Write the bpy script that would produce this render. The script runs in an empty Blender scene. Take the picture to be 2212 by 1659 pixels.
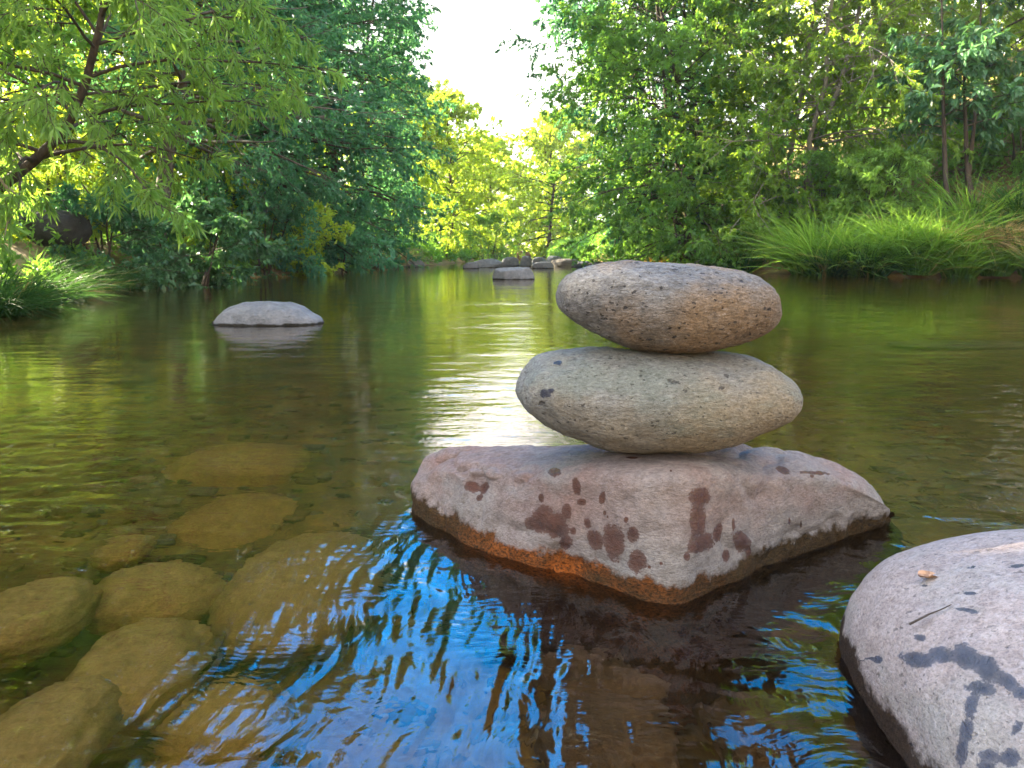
import bpy, math, random
import numpy as np
from math import radians as R

# ------------------------------------------------------------------ camera, sky, sun, exposure
scene = bpy.context.scene
H = 0.45                       # eye height above the water
PITCH = 9.83
FPX = 1671.0                   # focal length in units of a 2212 px wide picture
cam_d = bpy.data.cameras.new('camera')
cam_d.sensor_width = 36.0
cam_d.lens = 36.0 * FPX / 2212.0
cam_d.clip_start = 0.02
cam_d.clip_end = 3000
cam_d.dof.use_dof = True
cam_d.dof.focus_distance = 1.08
cam_d.dof.aperture_fstop = 22.0
cam = bpy.data.objects.new('camera', cam_d)
scene.collection.objects.link(cam)
cam.location = (0, 0, H)
cam.rotation_euler = (R(90 - PITCH), 0, 0)
scene.camera = cam

CLOUD = 2.4
SUN_AZ = -58.0                 # degrees from +Y, negative = left of the view
SUN_EL = 29.0
world = bpy.data.worlds.new('World')
scene.world = world
world.use_nodes = True
wn, wl = world.node_tree.nodes, world.node_tree.links
wn.clear()
sky = wn.new('ShaderNodeTexSky')
sky.sky_type = 'NISHITA'
sky.sun_disc = False
sky.sun_elevation = R(SUN_EL)
sky.sun_rotation = R(SUN_AZ)
sky.air_density = 1.0
sky.dust_density = 0.6
sky.ozone_density = 2.0
hsv = wn.new('ShaderNodeHueSaturation')
hsv.inputs['Saturation'].default_value = 1.8
bg = wn.new('ShaderNodeBackground')
bg.inputs['Strength'].default_value = 0.15
wo = wn.new('ShaderNodeOutputWorld')
wl.new(sky.outputs[0], hsv.inputs['Color'])
tcw = wn.new('ShaderNodeTexCoord')
sxyz = wn.new('ShaderNodeSeparateXYZ')
wl.new(tcw.outputs['Generated'], sxyz.inputs[0])
cmap = wn.new('ShaderNodeMapping')
cmap.inputs['Scale'].default_value = (1, 1, 2.2)
wl.new(tcw.outputs['Generated'], cmap.inputs[0])
cnz = wn.new('ShaderNodeTexNoise')
cnz.inputs['Scale'].default_value = 3.2
cnz.inputs['Detail'].default_value = 5
cnz.inputs['Distortion'].default_value = 0.4
wl.new(cmap.outputs[0], cnz.inputs['Vector'])


def wrange(src, a, b, c, d):
    n = wn.new('ShaderNodeMapRange')
    n.interpolation_type = 'SMOOTHSTEP'
    wl.new(src, n.inputs[0])
    for k, x in zip((1, 2, 3, 4), (a, b, c, d)): n.inputs[k].default_value = x
    return n.outputs[0]


def wadd(a, b, op='ADD'):
    n = wn.new('ShaderNodeMath')
    n.operation = op
    n.use_clamp = True
    wl.new(a, n.inputs[0])
    wl.new(b, n.inputs[1])
    return n.outputs[0]


cover = wadd(wadd(wrange(cnz.outputs[0], 0.54, 0.78, 0, 0.55), wrange(sxyz.outputs['Z'], 0.37, 0.27, 0, 0.97)), wadd(wrange(sxyz.outputs['Z'], 0.72, 0.95, 0, 0.75), wrange(sxyz.outputs['Y'], 0.25, -0.4, 0, 0.75)))
cmix = wn.new('ShaderNodeMix')
cmix.data_type = 'RGBA'
wl.new(cover, cmix.inputs[0])
wl.new(hsv.outputs[0], cmix.inputs[6])
cmix.inputs[7].default_value = (CLOUD * 1.05, CLOUD, CLOUD * 0.95, 1)     # thin bright cloud; overhead and behind it is added unseen for neutral fill
wl.new(cmix.outputs[2], bg.inputs['Color'])
wl.new(bg.outputs[0], wo.inputs['Surface'])

sun_d = bpy.data.lights.new('sun', 'SUN')
sun_d.energy = 5.0
sun_d.angle = R(0.5)
sun_d.color = (1.0, 0.86, 0.62)
sun = bpy.data.objects.new('sun', sun_d)
scene.collection.objects.link(sun)
sun.rotation_euler = (R(90 - SUN_EL), 0, R(180 - SUN_AZ) + math.pi)
# a sun lamp shines along its -Z; turn it so that light arrives from azimuth SUN_AZ
sun.rotation_euler = (R(90 - SUN_EL), 0, math.pi - R(SUN_AZ))

scene.view_settings.view_transform = 'Standard'
scene.view_settings.look = 'None'
scene.view_settings.exposure = 3.3
scene.view_settings.gamma = 1.0
scene.render.engine = 'CYCLES'
cy = scene.cycles
cy.use_denoising = True
cy.max_bounces = 10
cy.diffuse_bounces = 3
cy.glossy_bounces = 4
cy.transmission_bounces = 6
cy.transparent_max_bounces = 6
cy.caustics_refractive = True
cy.caustics_reflective = False
cy.sample_clamp_indirect = 6.0
cy.blur_glossy = 0.3

# ------------------------------------------------------------------ helpers
TH = R(PITCH)
FWD = np.array([0, math.cos(TH), -math.sin(TH)])
UP = np.array([0, math.sin(TH), math.cos(TH)])
CAM = np.array([0, 0, H])


def ray(u, v):
    d = FWD + np.array([1, 0, 0]) * (u - 1106) / FPX + UP * (829.5 - v) / FPX
    return d


def P(u, v, z=0.0):                      # where a sight line meets the level z
    d = ray(u, v)
    return CAM + d * (z - H) / d[2]


def PD(u, v, y):                         # where a sight line is y metres ahead
    d = ray(u, v)
    return CAM + d * y / d[1]


def U(u, v, depth):                      # where a sight line, bent by the water, meets depth
    d = ray(u, v)
    p = CAM + d * (-H) / d[2]
    d = d / np.linalg.norm(d)
    n = np.array([0, 0, 1.0])
    eta = 1 / 1.33
    c = -d[2]
    t = eta * d + (eta * c - math.sqrt(1 - eta * eta * (1 - c * c))) * n
    return p + t * (-depth) / t[2]


def proj(V):
    d = V - CAM
    f = d @ FWD
    f = np.maximum(f, 1e-3)
    return 1106 + FPX * d[:, 0] / f, 829.5 - FPX * (d @ UP) / f


def link(o):
    scene.collection.objects.link(o)
    return o


def tag(o, label=None, cat=None, group=None, kind=None):
    if label: o['label'] = label
    if cat: o['category'] = cat
    if group: o['group'] = group
    if kind: o['kind'] = kind
    return o


def empty(name, loc, label, cat, group=None):
    o = bpy.data.objects.new(name, None)
    o.empty_display_size = 0.1
    o.location = loc
    link(o)
    return tag(o, label, cat, group)


def mesh(name, V, F, mat, parent=None, loc=(0, 0, 0), smooth=True, face_attr=None, vert_attr=None):
    V = np.asarray(V, dtype=np.float32) - np.asarray(loc, dtype=np.float32)
    F = np.asarray(F, dtype=np.int32)
    n, k = F.shape
    me = bpy.data.meshes.new(name)
    me.vertices.add(len(V))
    me.vertices.foreach_set('co', V.ravel())
    me.loops.add(n * k)
    me.loops.foreach_set('vertex_index', F.ravel())
    me.polygons.add(n)
    me.polygons.foreach_set('loop_start', np.arange(0, n * k, k, dtype=np.int32))
    me.polygons.foreach_set('use_smooth', np.full(n, smooth, dtype=bool))
    for src, dom in ((face_attr, 'FACE'), (vert_attr, 'POINT')):
        for an, arr in (src or {}).items():
            a = me.attributes.new(an, 'FLOAT', dom)
            a.data.foreach_set('value', np.asarray(arr, dtype=np.float32))
    me.update(calc_edges=True)
    me.validate()
    me.materials.append(mat)
    o = bpy.data.objects.new(name, me)
    link(o)
    if parent:
        o.parent = parent
    else:
        o.location = loc
    return o


_tab = np.random.RandomState(7).permutation(256)
_tab = np.concatenate([_tab, _tab, _tab])
_g = np.random.RandomState(8).normal(size=(256, 3))
_g /= np.linalg.norm(_g, axis=1)[:, None]


def pn(Q, seed=0):                       # gradient noise, about -0.6 .. 0.6
    Q = np.asarray(Q, dtype=np.float64) + seed * 17.31
    i = np.floor(Q).astype(np.int64)
    f = Q - i
    w = f * f * f * (f * (f * 6 - 15) + 10)
    i &= 255
    out = 0
    for dx in (0, 1):
        wx = w[:, 0] if dx else 1 - w[:, 0]
        for dy in (0, 1):
            wy = w[:, 1] if dy else 1 - w[:, 1]
            for dz in (0, 1):
                wz = w[:, 2] if dz else 1 - w[:, 2]
                h = _tab[_tab[_tab[(i[:, 0] + dx) & 255] + ((i[:, 1] + dy) & 255)] + ((i[:, 2] + dz) & 255)]
                g = _g[h]
                out = out + wx * wy * wz * (g[:, 0] * (f[:, 0] - dx) + g[:, 1] * (f[:, 1] - dy) + g[:, 2] * (f[:, 2] - dz))
    return out


def pn2(x, y, seed=0):
    return pn(np.stack([x, y, np.full_like(x, 0.37 + seed * 3.1)], 1), seed)


def fbm(Q, oct=4, seed=0, gain=0.5):
    s, a, t = 1.0, 1.0, 0
    for k in range(oct):
        t = t + a * pn(np.asarray(Q) * s, seed + k)
        s *= 2.03
        a *= gain
    return t


def grid_faces(nu, nv, wrap=False):      # index = u * nv + v, wrap along u
    uu = np.arange(nu if wrap else nu - 1)
    vv = np.arange(nv - 1)
    a, b = np.meshgrid(uu, vv, indexing='ij')
    a2 = (a + 1) % nu
    return np.stack([a * nv + b, a2 * nv + b, a2 * nv + b + 1, a * nv + b + 1], -1).reshape(-1, 4)


def vnormals(V, F):
    n = np.zeros_like(V)
    a = V[F[:, 2]] - V[F[:, 0]]
    b = V[F[:, 3 if F.shape[1] > 3 else 1]] - V[F[:, 1 if F.shape[1] > 3 else 0]]
    c = np.cross(a, b)
    if F.shape[1] == 3: c = -c
    for k in range(F.shape[1]):
        np.add.at(n, F[:, k], c)
    return n / np.maximum(np.linalg.norm(n, axis=1), 1e-12)[:, None]


def sstep(a, b, x):
    t = np.clip((x - a) / (b - a), 0, 1)
    return t * t * (3 - 2 * t)


# ------------------------------------------------------------------ materials
class M:
    def __init__(s, name):
        s.m = bpy.data.materials.new(name)
        s.m.use_nodes = True
        s.n, s.l = s.m.node_tree.nodes, s.m.node_tree.links
        s.n.clear()
        s.out = s.n.new('ShaderNodeOutputMaterial')
        s.tc = s.n.new('ShaderNodeTexCoord')

    def N(s, t, **kw):
        n = s.n.new(t)
        for k, v in kw.items():
            setattr(n, k, v)
        return n

    def set(s, sock, v):
        if v is None: return
        if hasattr(v, 'is_output') or isinstance(v, bpy.types.NodeSocket):
            s.l.new(v, sock)
        else:
            if isinstance(v, (tuple, list)) and len(v) == 3 and sock.type == 'RGBA': v = (*v, 1)
            sock.default_value = v

    def map(s, scale=(1, 1, 1), rot=(0, 0, 0), src='Object'):
        m = s.N('ShaderNodeMapping')
        s.l.new(s.tc.outputs[src], m.inputs[0])
        m.inputs['Scale'].default_value = scale
        m.inputs['Rotation'].default_value = rot
        return m.outputs[0]

    def noise(s, vec, scale, detail=4, rough=0.55, dist=0.0, out=0):
        n = s.N('ShaderNodeTexNoise')
        s.set(n.inputs['Vector'], vec)
        n.inputs['Scale'].default_value = scale
        n.inputs['Detail'].default_value = detail
        n.inputs['Roughness'].default_value = rough
        n.inputs['Distortion'].default_value = dist
        return n.outputs[out]

    def vor(s, vec, scale, feature='F1', out='Distance', rnd=1.0):
        n = s.N('ShaderNodeTexVoronoi', feature=feature)
        s.set(n.inputs['Vector'], vec)
        n.inputs['Scale'].default_value = scale
        n.inputs['Randomness'].default_value = rnd
        return n.outputs[out]

    def ramp(s, fac, stops, mode='LINEAR'):
        n = s.N('ShaderNodeValToRGB')
        n.color_ramp.interpolation = mode
        s.l.new(fac, n.inputs[0])
        e = n.color_ramp.elements
        while len(e) < len(stops): e.new(0.5)
        for k, (p, c) in enumerate(stops):
            if not isinstance(c, (tuple, list)): c = (c, c, c)
            e[k].position = p
            e[k].color = (*c, 1)
        return n.outputs[0]

    def mix(s, fac, a, b, mode='MIX'):
        n = s.N('ShaderNodeMix', data_type='RGBA', blend_type=mode)
        s.set(n.inputs[0], fac)
        s.set(n.inputs[6], a)
        s.set(n.inputs[7], b)
        return n.outputs[2]

    def math(s, op, a, b=None, clamp=False):
        n = s.N('ShaderNodeMath', operation=op, use_clamp=clamp)
        s.set(n.inputs[0], a)
        if b is not None: s.set(n.inputs[1], b)
        return n.outputs[0]

    def rng(s, v, a, b, c=0.0, d=1.0):
        n = s.N('ShaderNodeMapRange')
        n.clamp = True
        s.set(n.inputs[0], v)
        for k, x in zip((1, 2, 3, 4), (a, b, c, d)): n.inputs[k].default_value = x
        return n.outputs[0]

    def attr(s, name):
        n = s.N('ShaderNodeAttribute')
        n.attribute_name = name
        return n.outputs['Fac']

    def bump(s, h, strength, dist, normal=None):
        n = s.N('ShaderNodeBump')
        n.inputs['Strength'].default_value = strength
        n.inputs['Distance'].default_value = dist
        s.l.new(h, n.inputs['Height'])
        if normal is not None: s.l.new(normal, n.inputs['Normal'])
        return n.outputs[0]

    def principled(s, color, rough=0.7, normal=None, spec=0.4, out=True):
        b = s.N('ShaderNodeBsdfPrincipled')
        s.set(b.inputs['Base Color'], color)
        s.set(b.inputs['Roughness'], rough)
        s.set(b.inputs['Specular IOR Level'], spec)
        if normal is not None: s.l.new(normal, b.inputs['Normal'])
        if out: s.l.new(b.outputs[0], s.out.inputs['Surface'])
        return b


def leaf_mat(name, dark, light, trans, tmix=0.48, spec=0.35, rough=0.42, straw=None):
    m = M(name)
    dark, light = (tuple(x * 1.25 for x in q) for q in (dark, light))
    trans = tuple(min(0.72, x * 1.35) for x in trans)
    t = m.attr('tint')
    c = m.ramp(t, [(0.0, dark), (0.75, light), (0.93, tuple(min(1, x * 1.35) for x in light)), (1.0, straw or tuple(min(1, x * 1.4) for x in light))])
    p = m.principled(c, rough, spec=spec, out=False)
    tr = m.N('ShaderNodeBsdfTranslucent')
    tc = m.mix(t, trans, tuple(x * 1.35 for x in trans))
    m.l.new(tc, tr.inputs['Color'])
    x = m.N('ShaderNodeMixShader')
    x.inputs[0].default_value = tmix
    m.l.new(p.outputs[0], x.inputs[1])
    m.l.new(tr.outputs[0], x.inputs[2])
    m.l.new(x.outputs[0], m.out.inputs['Surface'])
    return m.m


def bark_mat(name, a, b, scale=8):
    m = M(name)
    v = m.map((1, 1, 0.25))
    n1 = m.noise(v, scale, 6, 0.65)
    n2 = m.noise(v, scale * 5, 4, 0.6)
    c = m.ramp(n1, [(0.3, a), (0.7, b)])
    c = m.mix(m.rng(n2, 0.35, 0.65, 0, 0.55), c, tuple(x * 0.45 for x in a))
    h = m.math('ADD', n1, m.math('MULTIPLY', n2, 0.5))
    m.principled(c, 0.85, m.bump(h, 0.6, 0.02), spec=0.2)
    return m.m


# ------------------------------------------------------------------ the lie of the land
YL = np.array([-30, -5, 0, 3, 5.0, 7, 8.3, 10.2, 12.3, 14.7, 18, 21, 22, 24, 30, 45, 70, 120, 400])
XL = np.array([-2.6, -2.6, -2.9, -3.1, -3.35, -4.2, -4.5, -4.65, -4.4, -3.7, -3.6, -3.7, -3.0, -2.2, -1.6, -0.6, 1, 5, 20])
YR = np.array([-30, 0, 9, 11.5, 12.6, 13.2, 15.3, 18, 19.5, 23.5, 30, 45, 70, 120, 400])
XR = np.array([9, 10, 10.5, 10, 8.8, 6.2, 5.0, 4.2, 3.3, 2.1, 1.5, 1.6, 3.2, 8, 24])


def bank_s(x, y):                        # metres outside the water's edge (negative = in the stream)
    return np.maximum(np.interp(y, YL, XL) - x, x - np.interp(y, YR, XR))


def ground_z(x, y):
    s = bank_s(x, y)
    right = x > (np.interp(y, YL, XL) + np.interp(y, YR, XR)) / 2
    so = np.maximum(s, 0)
    bank = 0.40 * sstep(0, 0.8, so) + 0.12 * np.minimum(so, 4)
    hill_r = 0.62 * np.maximum(so - 2.2, 0)
    hill_l = 0.22 * np.maximum(so - 3.0, 0)
    hill = np.where(right, 14 * (1 - np.exp(-hill_r / 14)), 9 * (1 - np.exp(-hill_l / 9)))
    out = bank + hill
    q = np.minimum(s, 0)
    bed = -0.36 * (1 - np.exp(q / 0.8)) - 0.10 * sstep(1.5, 6, y) * (1 - np.exp(q / 1.5))
    bar = 0.30 * np.exp(-(((x - 2.5) / 0.9) ** 2 + ((y - 3.7) / 0.45) ** 2)) + 0.20 * np.exp(-(((x - 1.1) / 0.6) ** 2 + ((y - 1.45) / 0.7) ** 2))       # shallow gravel bar at right
    fall = sstep(22.5, 26, y) * 0.22
    bed = bed + bar * sstep(-0.2, -1, q) + 0.0 * fall
    z = np.where(s > 0, out, bed)
    xy = np.stack([x, y, 0 * x], 1)
    z = z + 0.05 * fbm(xy * 1.3, 3, 3) + 0.35 * sstep(1, 8, s) * fbm(xy * 0.22, 3, 9) + 0.012 * fbm(xy * 9, 3, 5) * (y < 8)
    return z


def gz(x, y):
    return float(ground_z(np.array([float(x)]), np.array([float(y)]))[0])


def polar(n_ang, n_rad, r0, r1, ang, y0):
    a = np.linspace(-R(ang), R(ang), n_ang)
    r = r0 * (r1 / r0) ** np.linspace(0, 1, n_rad)
    A, Rr = np.meshgrid(a, r, indexing='ij')
    return (np.sin(A) * Rr).ravel(), (np.cos(A) * Rr).ravel() + y0


# ground: one sheet out to the horizon
m = M('stream_bed_and_soil')
v = m.map()
big = m.noise(v, 0.7, 4)
mid = m.noise(v, 4, 6, 0.65)
fine = m.noise(v, 40, 5, 0.65)
peb = m.vor(v, 14)
pebc = m.vor(v, 14, out='Color')
soil = m.ramp(mid, [(0.3, (0.055, 0.036, 0.02)), (0.52, (0.13, 0.09, 0.045)), (0.7, (0.26, 0.19, 0.09))])
dry = m.ramp(fine, [(0.3, (0.30, 0.20, 0.085)), (0.7, (0.50, 0.36, 0.17))])
land = m.mix(m.rng(big, 0.42, 0.6), soil, dry)
bedc = m.ramp(mid, [(0.3, (0.05, 0.032, 0.010)), (0.5, (0.16, 0.102, 0.030)), (0.72, (0.32, 0.21, 0.065))])
bedc = m.mix(m.rng(pebc, 0.2, 0.9, 0.0, 0.5), bedc, (0.12, 0.085, 0.035))
bedc = m.mix(m.rng(fine, 0.35, 0.7, 0, 0.5), bedc, (0.045, 0.042, 0.014))
sep = m.N('ShaderNodeSeparateXYZ')
m.l.new(m.tc.outputs['Object'], sep.inputs[0])
col = m.mix(m.rng(sep.outputs['Z'], 0.0, 0.12), bedc, land)
hh = m.math('ADD', m.math('MULTIPLY', mid, 0.6), m.math('MULTIPLY', m.math('SUBTRACT', 1.0, peb), 0.5))
m.principled(col, 0.85, m.bump(hh, 0.7, 0.03), spec=0.15)
GROUND = m.m
gx, gy = polar(420, 420, 0.12, 900, 178, -0.4)
mesh_o = mesh('ground', np.stack([gx, gy, ground_z(gx, gy)], 1), grid_faces(420, 420), GROUND)
tag(mesh_o, kind='structure')

# ------------------------------------------------------------------ water
WZ = []                                   # zones: x, y, rx, ry, turn, strength


def wave(x, y):
    d = np.hypot(x, y)
    rough = 0.26 * sstep(14, 3, d) * np.clip(0.6 + 1.5 * pn2(x * 0.8, y * 0.6, 40), 0.1, 1)
    h = 0.0030 * pn2(x * 1.7, y * 2.3, 1) + 0.0014 * pn2(x * 4.5, y * 7, 2)
    # short chop with crests across the view
    chop = 0.35 + 1.3 * np.clip(pn2(x * 0.55, y * 0.4, 6) + 0.1, 0, 1)
    near = 1 - 0.6 * np.exp(-((x + 0.75) / 0.5) ** 2 - ((y - 0.9) / 0.6) ** 2)
    h += chop * near * (1 + 1.3 * sstep(7, 2, d)) * (0.0010 * pn2(x * 4.2 + 0.4 * y, y * 13, 3) * sstep(25, 7, d)
                        + 0.00045 * pn2(x * 9, y * 27, 4) * sstep(9, 3, d))
    # the quick water that slides past the red rock towards us
    z1 = np.exp(-(((x + 0.02 + 0.10 * (1.3 - y)) / 0.30) ** 4) - (((y - 0.85) / 0.62) ** 4))
    wx = x + 0.10 * pn2(x * 3, y * 3, 11) + 0.035 * pn2(x * 8, y * 6, 12)
    a = 0.18 + 0.55 * (x + 0.05)          # the streaks fan out
    sx, sy = wx - a * (y - 1.3), y + 0.04 * pn2(x * 5, y * 5, 13)
    fl = 0.7 + 1.6 * np.clip(pn2(x * 4, y * 3, 35) + 0.1, 0, 1)
    h += z1 * fl * (0.0022 * pn2(sx * 26, sy * 6, 14) + 0.0022 * pn2(sx * 58, sy * 14, 15) + 0.0008 * pn2(sx * 110, sy * 24, 27))
    h += z1 * (0.0055 * pn2(x * 5, y * 5, 16) + 0.0028 * pn2(x * 13 + 0.3 * pn2(x * 20, y * 20, 33), y * 10, 28))
    patch = np.clip(pn2(x * 7, y * 7, 21) * 3 - 0.35, 0, 1)
    h += z1 * patch * 0.0004 * np.sin(2 * np.pi * (0.75 * y + 0.66 * x + 0.02 * pn2(x * 9, y * 9, 22)) / 0.013)
    # broken water between the red rock and the near boulder
    z2 = np.exp(-(((x - 0.30) / 0.24) ** 4) - (((y - 0.66) / 0.26) ** 4))
    h += z2 * (0.0060 * pn2(x * 12, y * 12, 17) + 0.0024 * pn2(x * 28, y * 32, 18) + 0.0007 * pn2(x * 70, y * 70, 23))
    z3 = np.exp(-(((x - 0.72 - 0.4 * (y - 1.1)) / 0.35) ** 2) - (((y - 1.15) / 0.32) ** 2))
    h += z3 * (0.0030 * pn2((x * 0.45 + y) * 26, (x - 0.45 * y) * 5, 19) + 0.0014 * pn2((x * 0.45 + y) * 55, (x - 0.45 * y) * 9, 36) + 0.003 * pn2(x * 6, y * 6, 37))
    # riffles
    for (cx, cy_, rx, ry, am) in ((-0.25, 6.6, 0.95, 0.38, 0.0085), (-0.05, 5.4, 0.6, 0.35, 0.004), (-0.35, 4.6, 0.7, 0.4, 0.003),
                                  (-2.15, 4.55, 0.5, 0.16, 0.005), (1.9, 2.3, 1.2, 0.7, 0.0028), (1.25, 1.55, 0.5, 0.3, 0.0028), (2.6, 3.6, 1.2, 0.4, 0.003), (-1.25, 1.7, 0.5, 0.4, 0.005), (-0.95, 1.2, 0.28, 0.16, 0.008), (-0.33, 0.60, 0.13, 0.10, 0.006), (0.0, 2.6, 0.4, 0.6, 0.002)):
        z = np.exp(-((x - cx) / rx) ** 2 - ((y - cy_) / ry) ** 2)
        k = 1.0 if cy_ > 3 else 2.2
        rough = rough + 0.55 * z
        h += z * am * (pn2(x * 4.0 * k, y * 10 * k, 25) + 0.6 * pn2(x * 9 * k, y * 21 * k, 26))
    calm = 1 - 0.75 * np.exp(-((x + 0.62) / 0.28) ** 4 - ((y - 0.85) / 0.45) ** 4)
    rough = np.clip(rough * calm + 0.85 * z1 * np.clip(0.55 + 1.6 * pn2(x * 5, y * 5, 41), 0.12, 1) + 0.8 * z2 + 0.8 * z3, 0, 1)
    return h, rough


m = M('stream_water')
v = m.map((1, 1, 1))
n1 = m.noise(m.map((0.55, 1.6, 1)), 9, 3, 0.5)
n2 = m.noise(m.map((0.7, 1.4, 1)), 42, 2, 0.5)
ra = m.attr('rough')
w0 = m.noise(v, 6, 2, 0.5, out=1)                 # bends the ripple lines
wv = m.N('ShaderNodeVectorMath', operation='MULTIPLY_ADD')
m.l.new(w0, wv.inputs[0])
wv.inputs[1].default_value = (0.10, 0.10, 0.0)
m.l.new(v, wv.inputs[2])
mp = m.N('ShaderNodeMapping')
m.l.new(wv.outputs[0], mp.inputs[0])
mp.inputs['Scale'].default_value = (1, 0.30, 1)
mp.inputs['Rotation'].default_value = (0, 0, 0.15)
n3 = m.noise(mp.outputs[0], 62, 2, 0.5)
mp2 = m.N('ShaderNodeMapping')
m.l.new(wv.outputs[0], mp2.inputs[0])
mp2.inputs['Scale'].default_value = (0.40, 1, 1)
mp2.inputs['Rotation'].default_value = (0, 0, -0.45)
n4 = m.noise(mp2.outputs[0], 70, 2, 0.5)
pm = m.rng(m.noise(v, 8, 2, 0.5), 0.45, 0.58)
fine = m.mix(pm, n3, n4)
hgt = m.math('ADD', n1, m.math('ADD', m.math('MULTIPLY', n2, 0.10), m.math('MULTIPLY', m.math('MULTIPLY', fine, ra), 1.1)))
nb = m.bump(hgt, 0.11, 0.02)
fr = m.N('ShaderNodeFresnel')
fr.inputs['IOR'].default_value = 1.62
m.l.new(nb, fr.inputs['Normal'])
gl = m.N('ShaderNodeBsdfGlossy')
gl.inputs['Color'].default_value = (1.0, 0.98, 0.95, 1)
gl.inputs['Roughness'].default_value = 0.0
m.l.new(nb, gl.inputs['Normal'])
rf = m.N('ShaderNodeBsdfRefraction')
rf.inputs['IOR'].default_value = 1.33
rf.inputs['Roughness'].default_value = 0.0
m.l.new(nb, rf.inputs['Normal'])
mx = m.N('ShaderNodeMixShader')
m.l.new(fr.outputs[0], mx.inputs[0])
m.l.new(rf.outputs[0], mx.inputs[1])
m.l.new(gl.outputs[0], mx.inputs[2])
m.l.new(mx.outputs[0], m.out.inputs['Surface'])
va = m.N('ShaderNodeVolumeAbsorption')
va.inputs['Color'].default_value = (0.80, 0.64, 0.25, 1)
va.inputs['Density'].default_value = 1.8
m.l.new(va.outputs[0], m.out.inputs['Volume'])
WATER = m.m
NA, NR = 1040, 1080
wx_, wy_ = polar(NA, NR, 0.62, 160, 64, -0.35)
wh_, wr_ = wave(wx_, wy_)
top = np.stack([wx_, wy_, wh_], 1)
bot = top.copy()
bot[:, 2] = -1.6
Ft = grid_faces(NA, NR)
rim = np.concatenate([np.arange(NA) * NR, (NA - 1) * NR + np.arange(1, NR), np.arange(NA - 2, -1, -1) * NR + NR - 1, np.arange(NR - 2, 0, -1)])
nt = len(top)
Vb = bot[rim]
nrim = len(rim)
k = np.arange(nrim)
sides = np.stack([rim[k], nt + k, nt + (k + 1) % nrim, rim[(k + 1) % nrim]], 1)
# floor of the water body: strips between the two straight sides
ib = {int(r_): nt + j for j, r_ in enumerate(rim)}
strip = []
lo = [ib[j] for j in range(NR)]
hi = [ib[(NA - 1) * NR + j] for j in range(NR)]
for j in range(NR - 1):
    strip.append((lo[j], lo[j + 1], hi[j + 1], hi[j]))
inner = [ib[i * NR] for i in range(NA)]
outer = [ib[i * NR + NR - 1] for i in range(NA)]
for i in range(NA // 2 - 1):
    strip.append((inner[i], inner[NA - 1 - i], inner[NA - 2 - i], inner[i + 1])[::-1])
    strip.append((outer[i], outer[NA - 1 - i], outer[NA - 2 - i], outer[i + 1]))
Vall = np.concatenate([top, Vb])
quads = np.concatenate([Ft, sides, np.array(strip)])
o = mesh('stream_water', Vall, quads, WATER, vert_attr={'rough': np.concatenate([wr_, np.zeros(len(Vb))])})
tag(o, kind='structure')

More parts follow.
